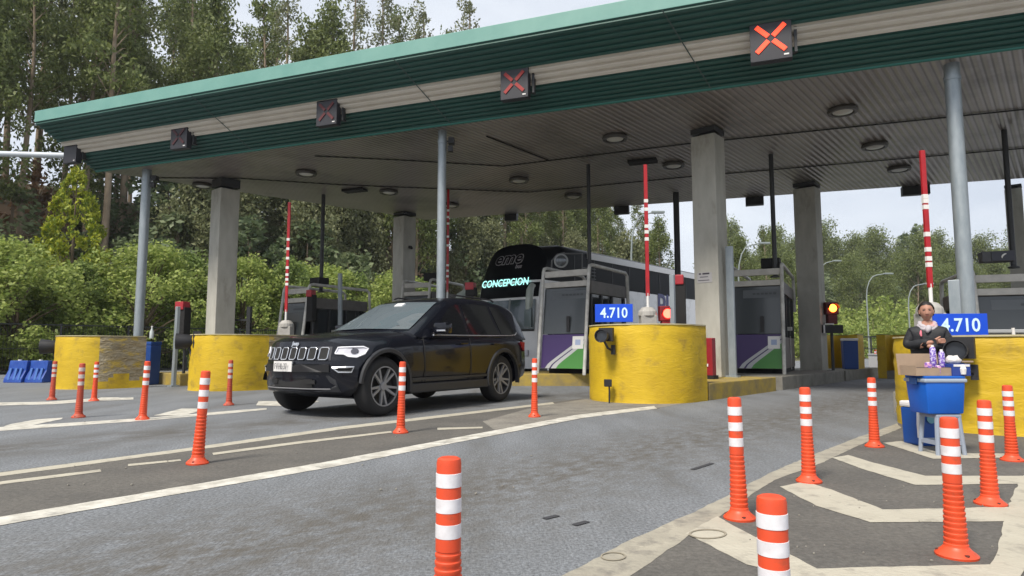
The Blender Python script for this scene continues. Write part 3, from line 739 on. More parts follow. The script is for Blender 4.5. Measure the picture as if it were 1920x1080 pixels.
barrier(1214, 575, 310, 13.7, 'raised red and white barrier arm with grey cabinet behind the middle yellow wall', cabm, bands=(.68, .56, .52, .47, .74))
barrier(1742, 566, 284, 10.3, 'raised red and white barrier arm above the head of the vendor', cabm, bands=(.66, .62, .69, .44, .28, .24, .34))
barrier(537, 600, 380, 17.8, 'raised red and white barrier arm in front of the leftmost booth', cabm, bands=(.68, .60, .52, .44, .38, .34, .30))
barrier(839, 560, 355, 21.5, 'raised red and white barrier arm just behind the grey post by the car roof', cabm, bands=(.80, .74, .68, .56, .48, .30, .25, .20))

# ------------------------------------------------------------------ signals, posts, small cabinets
def signal_lamp(px, py, Y, lit, lab, z0=0.0, s=1.0, head=None):
    p = DP(px, py, Y); o = thing('signal_lamp', lab, 'traffic light', (p.x, Y, z0), 0, 'signal lamps at the lane ends')
    M = Matrix.Rotation(PI / 2, 3, 'X'); z = p.z - z0
    g = MB(); g.tube([(0, .1, 0), (0, .1, z)], .045, 10); g.build('pole', steel_dk, o)
    g = MB(); g.box((0, .06, z), (.34 * s, .2, .34 * s)); g.box((0, .06, z - .3 * s), (.26 * s, .18, .26 * s)); g.build('housing', head or blackp, o, bevel=.02)
    g = MB(); g.lathe([(.105 * s, .06), (.09 * s, .085), (.02 * s, .10)], (0, 0, z), 18, M=M); g.build('lens', lit, o, smooth=60)
    g = MB(); pr = [(math.cos(a) * .14 * s, math.sin(a) * .14 * s) for a in [i * PI / 8 for i in range(9)]]
    for (a, b) in zip(pr, pr[1:]): g.sheet([(a[0], -.02, z + a[1]), (b[0], -.02, z + b[1]), (b[0], -.18, z + b[1] * .9), (a[0], -.18, z + a[1] * .9)])
    g.build('hood', head or blackp, o)
    return o
signal_lamp(1251, 588, 13.9, red_lamp, 'small lamp shining red beside the concrete column with the notice', z0=IS, s=.95, head=mat("dark_red_case", (.20, .01, .015), .5))
signal_lamp(1560, 578, 20.5, orange_lamp, 'lamp shining orange near the far end of the booths', z0=IS, s=1.15, head=mat("dark_red_case2", (.10, .01, .01), .5))
o = thing('message_sign', 'small dark sign with a white edge under the orange lamp', 'sign', tuple(DP(1561, 617, 20.3)), 0)
g = MB(); g.box((0, 0, 0), (.62, .08, .25)); g.build('board', blackp, o); g = MB(); g.box((-.28, -.045, .03), (.05, .02, .30)); g.box((-.14, -.045, .155), (.33, .02, .04)); g.build('edge', whitep, o)
def signal_box(px, ptop, pb, Y, lab, z0=0.0, wd=.28, post=True, red=True):
    a = DP(px, ptop, Y); b = DP(px, pb, Y); o = thing('signal_box', lab, 'signal box', (a.x, Y, z0), -.3, 'unlit signal boxes seen from the side')
    h = a.z - z0; hb = a.z - b.z
    if post:
        g = MB(); g.tube([(0, .1, 0), (0, .1, h - hb * .5)], .04, 8); g.build('pole', steel_dk, o)
    g = MB(); g.box((0, 0, h - hb / 2 - .1), (wd, .24, hb - .1)); g.build('housing', black_m, o, bevel=.02)
    if red:
        g = MB(); g.box((-.02, -.02, h - .11), (wd * .9, .26, .22)); g.build('red_lamp_case', mat("signal_red_case", (.34, .02, .03), .45), o, bevel=.02)
    return o
signal_box(345, 566, 640, 17.6, 'tall unlit black signal with a red top between the two left yellow walls', wd=.30)
signal_box(1275, 516, 606, 14.6, 'black signal with a red top square, left of the concrete column with the notice', z0=IS, wd=.22)
signal_box(884, 530, 552, 19.5, 'small red signal case at the left edge of the bus front', wd=.3)
signal_box(585, 544, 600, 20.8, 'dark signal with red top on the side of the leftmost booth', z0=IS, wd=.22)
signal_box(1577, 632, 655, 21.5, 'low dark box by the crash wall under the orange signal', wd=.3, red=False) if False else None
def guide_post(px, ptop, Y, lab, z0=0.0, wd=.12, lean=0.0, m=galv):
    a = DP(px, ptop, Y); h = a.z - z0
    o = thing('guide_post', lab, 'post', (a.x, Y, z0), YB, 'flat galvanised guide posts')
    M = Matrix.Rotation(lean, 3, 'Y')
    g = MB(); g.box(M @ Vector((0, 0, h / 2)), (wd, .08, h), M=M); g.build('post', m, o, bevel=.01)
    g = MB(); g.box((0, 0, .02), (wd + .12, .2, .04)); g.build('base_plate', m, o)
guide_post(1367, 462, 15.3, 'flat galvanised post right beside the concrete column with the notice', z0=IS, wd=.17)
guide_post(332, 575, 17.2, 'flat galvanised post beside the tall unlit signal', wd=.14, lean=.03)
guide_post(1788, 525, 10.8, 'flat grey post left of the thick steel post behind the vendor', z0=IS, wd=.16)
guide_post(1260, 515, 13.75, 'thin flat grey post in front of the black signal with red square', z0=IS, wd=.10)
guide_post(642, 512, 20.6, 'flat grey post rising above the windscreen of the black car', z0=IS, wd=.14, lean=-.04)
# red cabinet behind middle wall
p = DP(1329, 660, 14.4); o = thing('fire_cabinet', 'narrow red cabinet between the middle yellow wall and the concrete column', 'cabinet', (p.x, 14.4, IS), YB)
g = MB(); g.box((0, 0, .48), (.24, .2, .82)); g.build('case', mat("cabinet_red", (.26, .012, .02), .45), o, bevel=.02)
g = MB(); g.box((0, -.105, .3), (.05, .02, .06)); g.build('latch', whitep, o); g = MB(); g.box((0, 0, .04), (.3, .26, .08)); g.build('base', black_m, o)
# blue bins
def bin_(px, pt, pb, Y, wd, lab, z0):
    a = DP(px, pt, Y); o = thing('blue_bin', lab, 'bin', (a.x, Y, z0), -.3, 'blue plastic bins')
    h = a.z - z0; g = MB(); g.box((0, 0, h * .46), (wd, wd, h * .9), taper=1.06); g.build('body', mat("bin_blue", (.01, .055, .24), .5), o, bevel=.03)
    g = MB(); g.box((0, 0, h * .95), (wd * 1.1, wd * 1.1, h * .08)); g.build('lid', white_pl if z0 else mat("bin_blue", (.01, .055, .24), .5), o, bevel=.02)
bin_(1592, 634, 690, 21.5, .42, 'blue bin with a pale lid between the two distant crash walls', IS)
bin_(284, 640, 690, 18.1, .34, 'narrow blue bin at the end of the leftmost yellow wall', 0)
p = DP(288, 628, 17.9); o = thing('water_bottle', 'clear pale plastic bottle standing on the end of the leftmost yellow wall', 'bottle', (p.x - .05, 17.9, 1.26), 0)

g = MB(); g.lathe([(.05, 0), (.055, .04), (.055, .17), (.02, .27), (.02, .31)], n=14); g.build('body', mat("clear_bottle", (.5, .55, .56), .15), o, smooth=40)
g = MB(); g.lathe([(.024, .31), (.024, .34)], n=10); g.build('cap', whitep, o)

# ------------------------------------------------------------------ black car
def interp(tab, x):
    if x >= tab[0][0]: return tab[0][1]
    for (x0, v0), (x1, v1) in zip(tab, tab[1:]):
        if x >= x1:
            t = (x - x1) / (x0 - x1); return v1 + (v0 - v1) * t
    return tab[-1][1]
carp = mat("black_car_paint", (.006, .007, .012), .22, coat=.35, spec=.25)
car_trim = mat("car_grey_cladding", (.022, .023, .027), .5)
chrome = mat("chrome_trim", (.62, .63, .66), .22, metal=.85)
lampclear = mat("headlamp_clear", (.60, .60, .66), .12)
tyre_m = mat("tyre_rubber", (.014, .014, .015), .8, bump=.2, bscale=30)
rim_m = mat("alloy_rim", (.26, .26, .27), .4, metal=.25)
win_m = mat("car_side_glass", (.008, .009, .011), .05)
wsh_m = mat("windscreen_glass", (.12, .15, .17), .03, spec=.5)  # base colour lightened to stand in for bright sky reflected in the glass
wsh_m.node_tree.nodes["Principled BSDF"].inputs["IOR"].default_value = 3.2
def bow(v):
    x, y, z = v
    if x > 1.96: x = 1.96 + (x - 1.96) * .72
    if x > 1.35:
        f = min(1.2, (x - 1.35) / 1.06)
        x -= f * .42 * (abs(y) / .93) ** 2.8 + f * max(0, z - .74) * .30 + f * max(0, .42 - z) * .45
        x += f * .03 * max(0, 1 - abs(z - .66) / .12)
    if x < -1.9:
        f = min(1.2, (-1.9 - x) / .5)
        x += f * .20 * (abs(y) / .93) ** 3
    return (x, y, z)
HOOD = [(2.41, .985), (2.25, 1.03), (1.9, 1.075), (1.4, 1.115), (.95, 1.15), (.5, 1.15), (-1.5, 1.17), (-2.41, 1.15)]
SHO = [(2.41, .90), (2.2, .96), (1.6, 1.02), (.95, 1.06), (0, 1.08), (-1.5, 1.11), (-2.41, 1.06)]
YS = [(2.41, .89), (2.1, .935), (1.5, .965), (.8, .945), (-.6, .945), (-1.4, .97), (-2.1, .95), (-2.41, .90)]
ZB = [(2.41, .33), (2.1, .26), (1.0, .27), (-1.9, .28), (-2.41, .36)]
ZR = [(1.06, 1.135), (.80, 1.26), (.45, 1.44), (.15, 1.58), (-.08, 1.665), (-.4, 1.725), (-.8, 1.75), (-1.3, 1.745), (-1.75, 1.705), (-2.02, 1.655), (-2.14, 1.60), (-2.24, 1.45), (-2.36, 1.18)]
def sect(x):
    zt, zs, ys, zb = interp(HOOD, x), interp(SHO, x), interp(YS, x), interp(ZB, x)
    return [(0, zb), (ys - .20, zb), (ys - .06, zb + .06), (ys - .02, .47), (ys, .62), (ys, .74), (ys - .012, zs - .13), (ys - .03, zs - .05), (ys - .075, zs), (ys - .17, zs + (zt - zs) * .55), (ys - .35, zt - .012 + .02), (ys - .5, zt + .005), (0, zt + .01)]
def loft(stations, fn, caps=True):
    """closed loft of mirrored half sections; interior caps get a grid so they can bow"""
    g = MB(); rows = []
    n = len(fn(stations[0]))
    for x in stations:
        s_ = fn(x); full = [(y, z) for y, z in s_] + [(-y, z) for y, z in s_[-2:0:-1]]
        rows.append([(x, y, z) for y, z in full])
    m = len(rows[0]); vs = [p for r in rows for p in r]; fs = []
    for i in range(len(rows) - 1):
        for k in range(m): fs.append((i * m + k, i * m + (k + 1) % m, (i + 1) * m + (k + 1) % m, (i + 1) * m + k))
    g.add(vs, fs)
    if caps:
        NC = 14
        for x in (stations[0], stations[-1]):
            s_ = fn(x); vs = []; fs = []
            for (y, z) in s_[1:-1]:
                for c in range(NC + 1): vs.append((x, y * (1 - 2 * c / NC), z))
            R_ = len(s_) - 2
            for i in range(R_ - 1):
                for c in range(NC): a = i * (NC + 1) + c; fs.append((a, a + 1, a + NC + 2, a + NC + 1))
            g.add(vs, fs)
    return g
def make_car():
    a, b = G(717, 781), G(941, 753)
    f_ = (a - b).normalized(); left = Vector((-f_.y, f_.x, 0)); sc = 1.075
    # wheel contacts are on the outer side of the near wheels (local y = +.88)
    mid = (a + b) / 2; c = mid - left * (.90 * sc) - f_ * (.0425 * sc)
    o = thing('parked_car', 'black four wheel drive car with a seven slot chrome grille', 'car', (c.x, c.y, 0), math.atan2(f_.y, f_.x))
    o.scale = (sc, sc, sc)
    st = [2.41 - .06 * i for i in range(8)] + [1.9 - .1 * i for i in range(43)]; st = sorted(set([round(s, 3) for s in st if s > -2.41] + [-2.41]), reverse=True)
    body = loft(st, sect).build('body', carp, o, deform=bow, fix=False)
    bm = bmesh.new(); bm.from_mesh(body.data); bmesh.ops.remove_doubles(bm, verts=bm.verts, dist=.0015); bmesh.ops.recalc_face_normals(bm, faces=bm.faces); bm.to_mesh(body.data); bm.free()
    cut = MB(); MX = Matrix.Rotation(PI / 2, 3, 'X')
    for wx in (1.50, -1.415):
        for sy in (-1, 1):
            cut.lathe([(.455, -.2), (.455, .2)], (wx, sy * .90, .40), 40, M=MX)
    co = cut.build('cutter', carp, None); co.matrix_world = o.matrix_world.copy()
    bpy.context.view_layer.update(); co.parent = o; co.matrix_parent_inverse = Matrix.Identity(4); co.location = (0, 0, 0)
    co.rotation_euler = (0, 0, 0); co.scale = (1, 1, 1); bpy.context.view_layer.update()
    md = body.modifiers.new('b', 'BOOLEAN'); md.object = co; md.operation = 'DIFFERENCE'; md.solver = 'EXACT'
    bpy.context.view_layer.update(); dg = bpy.context.evaluated_depsgraph_get()
    me = bpy.data.meshes.new_from_object(body.evaluated_get(dg)); body.modifiers.clear(); old = body.data; body.data = me; me.name = 'body'
    bpy.data.objects.remove(co)
    me.materials.clear(); me.materials.append(carp); me.polygons.foreach_set('material_index', [0] * len(me.polygons))
    me.shade_smooth(); me.set_sharp_from_angle(angle=math.radians(32))
    # cabin
    K_ = .36
    def cab(x):
        zr = interp(ZR, x); zb = 1.06
        zt_ = max(zr - .085, zb + .02); yt = .905 - (zt_ - 1.06) * K_
        return [(0, zb), (.86, zb), (.905, zb + .005), (yt, zt_), (yt - .04, max(zr - .03, zb + .03)), (yt - .12, zr), (yt - .4, zr + .012), (0, zr + .018)]
    def cbow(v):
        x, y, z = v
        k = .20 * (abs(y) / .9) ** 2.4
        if x > -.4: x -= k * min(1, (x + .4) / .8)
        if x < -1.7: x += .12 * (abs(y) / .9) ** 3
        return (x, y, z)
    cst = [1.06, .93, .80, .68, .56, .45, .35, .25, .15, .07, -.01, -.08, -.2, -.3, -.4, -.6, -.8, -1.0, -1.3, -1.5, -1.75, -1.9, -2.02, -2.09, -2.14, -2.19, -2.24, -2.3, -2.36]
    loft(cst, cab).build('roof_and_pillars', carp, o, deform=cbow, smooth=38)
    # windscreen
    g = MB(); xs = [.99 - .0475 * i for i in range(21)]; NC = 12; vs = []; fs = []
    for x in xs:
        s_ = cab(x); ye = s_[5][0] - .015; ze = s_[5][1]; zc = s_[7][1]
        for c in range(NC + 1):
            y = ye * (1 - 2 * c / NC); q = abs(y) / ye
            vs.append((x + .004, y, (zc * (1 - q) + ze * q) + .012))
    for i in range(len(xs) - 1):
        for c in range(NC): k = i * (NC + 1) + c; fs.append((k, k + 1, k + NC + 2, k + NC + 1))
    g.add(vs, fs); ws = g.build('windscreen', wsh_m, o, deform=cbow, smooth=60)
    g = MB(); g.box((.19, .0, 1.595), (.10, .16, .02), M=Matrix.Rotation(.48, 3, 'Y')); g.build('windscreen_sticker', white_pl, ws, deform=cbow)
    g = MB(); g.tube([(1.0, -.6, 1.16), (.86, -.2, 1.245)], .012, 6); g.tube([(1.0, .1, 1.16), (.88, .55, 1.235)], .012, 6); g.build('wiper', blackp, o, deform=cbow)
    # side glass
    wins = [('door_window', [(.56, 1.135), (.50, 1.20), (.22, 1.385), (.02, 1.50), (-.16, 1.575), (-.36, 1.61), (-.40, 1.61), (-.42, 1.135)]),
            ('door_window', [(-.50, 1.135), (-.48, 1.62), (-.9, 1.645), (-1.22, 1.64), (-1.38, 1.14)]),
            ('quarter_window', [(-1.46, 1.15), (-1.31, 1.635), (-1.62, 1.61), (-1.86, 1.44), (-2.04, 1.20), (-2.0, 1.165)])]
    for nm, poly in wins:
        for s in (1, -1):
            g = MB(); P = [(x, s * (.905 - (z - 1.06) * K_ + .007), z) for x, z in poly]
            g.sheet(P); g.build(nm, win_m, o, deform=cbow)
    for s in (1, -1):
        y = lambda z: s * (.905 - (z - 1.06) * K_ + .012)
        g = MB(); L_ = [(.66, 1.105), (.3, 1.108), (-.4, 1.113), (-1.2, 1.123), (-1.7, 1.133), (-2.02, 1.148), (-2.08, 1.19)]
        g.tube([(x, y(z), z) for x, z in L_], .011, 6)
        U_ = [(.57, 1.16), (.22, 1.402), (.02, 1.518), (-.16, 1.594), (-.4, 1.628), (-.9, 1.662), (-1.3, 1.656), (-1.64, 1.627), (-1.9, 1.45), (-2.08, 1.19)]
        g.build('chrome_window_trim', chrome, o, deform=cbow)
        g = MB(); g.box((.40, s * 1.03, 1.205), (.17, .25, .17)); mi = g.build('wing_mirror', carp, o, bevel=.045, smooth=50)
        g = MB(); g.tube([(.42, s * .88, 1.12), (.42, s * .98, 1.16)], .03, 8); g.build('mirror_arm', blackp, mi)
        g = MB(); g.box((.41, s * 1.06, 1.165), (.174, .16, .03)); g.build('mirror_indicator', chrome, mi, bevel=.01)
        g = MB(); g.tube([(-.35, s * .60, 1.745), (-.45, s * .60, 1.775), (-1.55, s * .59, 1.765), (-1.65, s * .58, 1.735)], .014, 6); g.build('roof_rail', blackp, o)
        for hx in (-.22, -1.16):
            g = MB(); g.box((hx, s * .972, .985), (.20, .03, .032)); g.build('door_handle', carp, o, bevel=.01)
        # seams
        for x0, x1 in ((.70, .72), (-.45, -.45), (-1.20, -1.36)):
            g = MB(); g.tube([(x0, s * .944, .36), (x0, s * .949, .62), (x1, s * .949, .9), (x1, s * .912, 1.07)], .006, 5); g.build('door_seam', black_m, o)
        # cladding
        for wx in (1.50, -1.415):
            g = MB(); ro, ri = .515, .452; n = 26; A0_ = .12 if wx > 0 else -.2; A = [A0_ + (PI + .2 - A0_) * k / n for k in range(n + 1)]
            yy = lambda x: s * (interp(YS, min(2.1, x + .15 if x > 1.5 else x)) + .006)
            vs = []; 
            for a_ in A:
                for r_, dy in ((ri, -.05), (ri, .012), (ro - .02, .014), (ro, -.01)):
                    x = wx + r_ * math.cos(a_); z = .40 + r_ * math.sin(a_)
                    vs.append((x, yy(x) + s * dy, z))
            fs = [(4 * i + j, 4 * i + j + 1, 4 * i + j + 5, 4 * i + j + 4) for i in range(n) for j in range(3)]
            g.add(vs, fs); g.build('wheel_arch', car_trim, o, smooth=50)
        g = MB(); g.box((.04, s * .925, .345), (1.96, .07, .13)); g.build('sill_cladding', car_trim, o, bevel=.02)
        g = MB(); g.box((.04, s * .953, .475), (1.90, .012, .03)); g.build('side_moulding', car_trim, o)
        # tail light
        g = MB(); g.prism([(-2.05, s * .93, 1.03), (-2.30, s * .925, 1.02), (-2.32, s * .91, .86), (-2.2, s * .94, .88)], (0, s * .03, 0)); g.build('tail_light', mat("tail_red", (.3, .01, .012), .2), o, deform=bow)
    # wheels
    for wx in (1.50, -1.415):
        for s in (1, -1):
            M = Matrix.Rotation(-s * PI / 2, 3, 'X'); c_ = (wx, s * .795, .398)
            g = MB(); g.lathe([(.25, -.11), (.33, -.125), (.378, -.105), (.396, -.06), (.398, 0), (.396, .06), (.380, .10), (.335, .123), (.275, .118), (.262, .10)], c_, 40, M=M, cap=(True, False)); wl = g.build('wheel', tyre_m, o, smooth=50)
            g = MB(); g.lathe([(.262, .098), (.272, .112), (.262, .116), (.250, .10), (.240, .02), (.01, .0)], c_, 40, M=M, cap=(False, True)); g.build('rim', mat("rim_dark", (.02, .02, .022), .5), wl, smooth=40)
            g = MB()
            for k in range(5):
                for da in (-.20, .20):
                    a_ = 2 * PI * k / 5 + .3
                    p0 = Vector((math.cos(a_ + da * .9) * .05, math.sin(a_ + da * .9) * .05, .082)); p1 = Vector((math.cos(a_ + da * 1.05) * .258, math.sin(a_ + da * 1.05) * .258, .108))
                    t_ = (p1 - p0).normalized(); n_ = Vector((-t_.y, t_.x, 0)) * .015
                    pts = [p0 - n_ * 1.2, p1 - n_, p1 + n_, p0 + n_ * 1.2]
                    g.prism([Vector(c_) + M @ p for p in pts], M @ Vector((0, 0, -.03)))
            g.lathe([(.06, .06), (.055, .098), (.02, .102)], c_, 16, M=M); g.lathe([(.268, .10), (.268, .118), (.252, .118), (.252, .10)], c_, 40, M=M, cap=(False, False))
            g.build('spokes', rim_m, wl)
    # front
    X = 2.412
    def fpoly(pts, m, nm, dx=.012, par=o, x0=X, thick=.02):
        # subdivide outline so that it follows the bow
        P = []
        for (y0, z0), (y1, z1) in zip(pts, pts[1:] + pts[:1]):
            st_ = max(1, int(math.hypot(y1 - y0, z1 - z0) / .08))
            for k in range(st_): P.append((y0 + (y1 - y0) * k / st_, z0 + (z1 - z0) * k / st_))
        g = MB(); g.prism([(x0 - thick + dx, y, z) for y, z in P], (thick, 0, 0)); return g.build(nm, m, par, deform=bow)
    def fring(pts, wd_, m, nm, dx=.02, par=o):
        cx = sum(p[0] for p in pts) / len(pts); cz = sum(p[1] for p in pts) / len(pts)
        g = MB(); P = []
        for (y0, z0), (y1, z1) in zip(pts, pts[1:] + pts[:1]):
            st_ = max(1, int(math.hypot(y1 - y0, z1 - z0) / .06))
            for k in range(st_): P.append((X + dx, y0 + (y1 - y0) * k / st_, z0 + (z1 - z0) * k / st_))
        P.append(P[0]); g.tube([bow(p) for p in P], wd_, 6, cap=False); return g.build(nm, m, par)
    gr = fpoly([(-.60, .745), (.60, .745), (.585, .925), (-.585, .925)], mat("grille_surround", (.035, .036, .045), .35), 'grille', dx=.010)
    for k in range(7):
        yc = (k - 3) * .166; w_ = .052
        sl = [(yc - w_, .775), (yc - w_ * .7, .758), (yc + w_ * .7, .758), (yc + w_, .775), (yc + w_, .895), (yc + w_ * .7, .912), (yc - w_ * .7, .912), (yc - w_, .895)]
        q = fpoly(sl, black_m, 'grille_slot', dx=.016, par=gr); fring([(a_ * 1.0 + (a_ - yc) * .12, z) for a_, z in sl], .0085, chrome, 'slot_ring', dx=.02, par=gr)
    for s in (1, -1):
        hl = [(s * .635, .835), (s * .655, .915), (s * .90, .925), (s * .945, .90), (s * .925, .835), (s * .86, .79), (s * .78, .80), (s * .73, .83)]
        h_ = fpoly(hl if s < 0 else hl[::-1], lampclear, 'headlight', dx=.012); fring(hl, .010, mat("lamp_strip", (.85, .85, .9), .2), 'light_strip', dx=.018, par=h_)
        g = MB(); cy = s * .83; g.prism([bow((X + .016, cy + .035 * math.cos(t), .868 + .035 * math.sin(t))) for t in [i * PI / 8 for i in range(16)]], (.006, 0, 0)); g.build('projector', mat("projector", (.08, .08, .1), .1), h_)
        fg = [(s * .64, .655), (s * .70, .60), (s * .83, .60), (s * .855, .665)]
        q = fpoly(fg if s < 0 else fg[::-1], black_m, 'fog_light', dx=.012); fring(fg, .014, chrome, 'fog_light_ring', dx=.016, par=q)
        g = MB(); g.prism([bow((X + .014, s * .34 + (.07 if i in (1, 2) else -.07), .47 + (.025 if i > 1 else -.025))) for i in range(4)], (.01, 0, 0)); g.build('tow_hook', black_m, o)
    fpoly([(-.70, .345), (.70, .345), (.66, .50), (.58, .555), (-.58, .555), (-.66, .50)], car_trim, 'lower_bumper', dx=.010)
    fpoly([(-.36, .40), (.36, .40), (.36, .51), (-.36, .51)], black_m, 'lower_intake', dx=.018)
    fring([(-.60, .385), (.60, .385), (.60, .380), (-.60, .380)], .006, mat("dull_trim", (.2, .2, .21), .4), 'bumper_strip', dx=.02)
    pl = fpoly([(-.34, .600), (.04, .600), (.04, .735), (-.34, .735)], mat("plate_white", (.66, .65, .64), .5), 'number_plate', dx=.045, thick=.03)
    text_mesh('plate_characters', 'FV·HL·37', .11, mat("plate_ink", (.12, .12, .13), .6), pl, face_matrix((bow((X + .05, -.15, .668))[0] + .008, -.15, .665), (.04, 1, 0), (0, 0, 1)), sx=.60)
    fpoly([(-.60, .60), (.60, .60), (.60, .70), (-.60, .70)], mat("bumper_black", (.010, .010, .012), .5), 'bumper_insert', dx=.032)
    text_mesh('hood_badge', 'Jeep', .075, chrome, o, face_matrix((bow((X, 0, .965))[0] + .012, 0, .965), (0, 1, 0), (-.25, 0, 1)), offset=.003)
    g = MB(); g.box((0, 0, .30), (3.6, 1.3, .12)); g.box((1.5, 0, .38), (.12, 1.5, .1)); g.box((-1.4, 0, .38), (.14, 1.5, .12)); g.build('underbody', black_m, o)
    g = MB(); g.box((-2.40, .0, .75), (.02, .5, .14)); g.build('number_plate', white_pl, o, deform=bow)
    g = MB(); g.sheet([(-2.10, .62, 1.62), (-2.10, -.62, 1.62), (-2.33, -.74, 1.24), (-2.33, .74, 1.24)]); g.build('rear_window', win_m, o) 
    return o
car = make_car()

# a piece of a dark red car behind the black car bonnet
def small_red_car():
    p = DP(615, 640, 24.0); o = thing('red_car', 'dark red car seen just above the bonnet of the black car', 'car', (p.x, 24.0, 0), math.atan2(-DL.y, -DL.x))
    redc = mat("dark_red_car_paint", (.13, .006, .012), .25, coat=1.0)
    sec = lambda x: (lambda zt, ys: [(0, .25), (ys - .1, .25), (ys, .45), (ys, .7), (ys - .04, zt - .08), (ys - .2, zt), (0, zt + .02)])(interp([(2.0, .72), (1.7, .86), (.9, .98), (-1.8, 1.02), (-2.1, .9)], x), interp([(2.0, .7), (1.5, .86), (-1.7, .86), (-2.1, .75)], x))
    loft([2.0, 1.85, 1.7, 1.3, .9, .3, -.5, -1.3, -1.8, -2.1], sec).build('body', redc, o, smooth=35)
    sec2 = lambda x: (lambda zt: [(0, .95), (.80, .95), (.80 - (zt - .95) * .3, zt - .06), (.7 - (zt - .95) * .3, zt), (0, zt + .02)])(interp([(1.1, 1.02), (.3, 1.42), (-.2, 1.5), (-1.2, 1.46), (-1.9, 1.05)], x))
    loft([1.1, .7, .3, .05, -.2, -.7, -1.2, -1.6, -1.9], sec2).build('cabin_glass', win_m, o, smooth=35)
    g = MB(); g.box((-.4, 0, 1.50), (1.5, 1.2, .04)); g.build('roof', redc, o, bevel=.015)
    for wx in (1.3, -1.25):
        for s in (1, -1):
            g = MB(); g.lathe([(.2, -.1), (.3, -.1), (.32, 0), (.3, .1), (.2, .1)], (wx, s * .78, .32), 24, M=Matrix.Rotation(PI / 2, 3, 'X')); w_ = g.build('wheel', tyre_m, o, smooth=40)
            g = MB(); g.lathe([(.2, -.105), (.02, -.11)], (wx, s * .78, .32), 16, M=Matrix.Rotation(s * PI / 2, 3, 'X')); g.build('rim', rim_m, w_)
    for s in (1, -1):
        g = MB(); g.box((1.93, s * .58, .70), (.12, .28, .14)); g.build('headlight', lampclear, o, bevel=.03)
small_red_car()

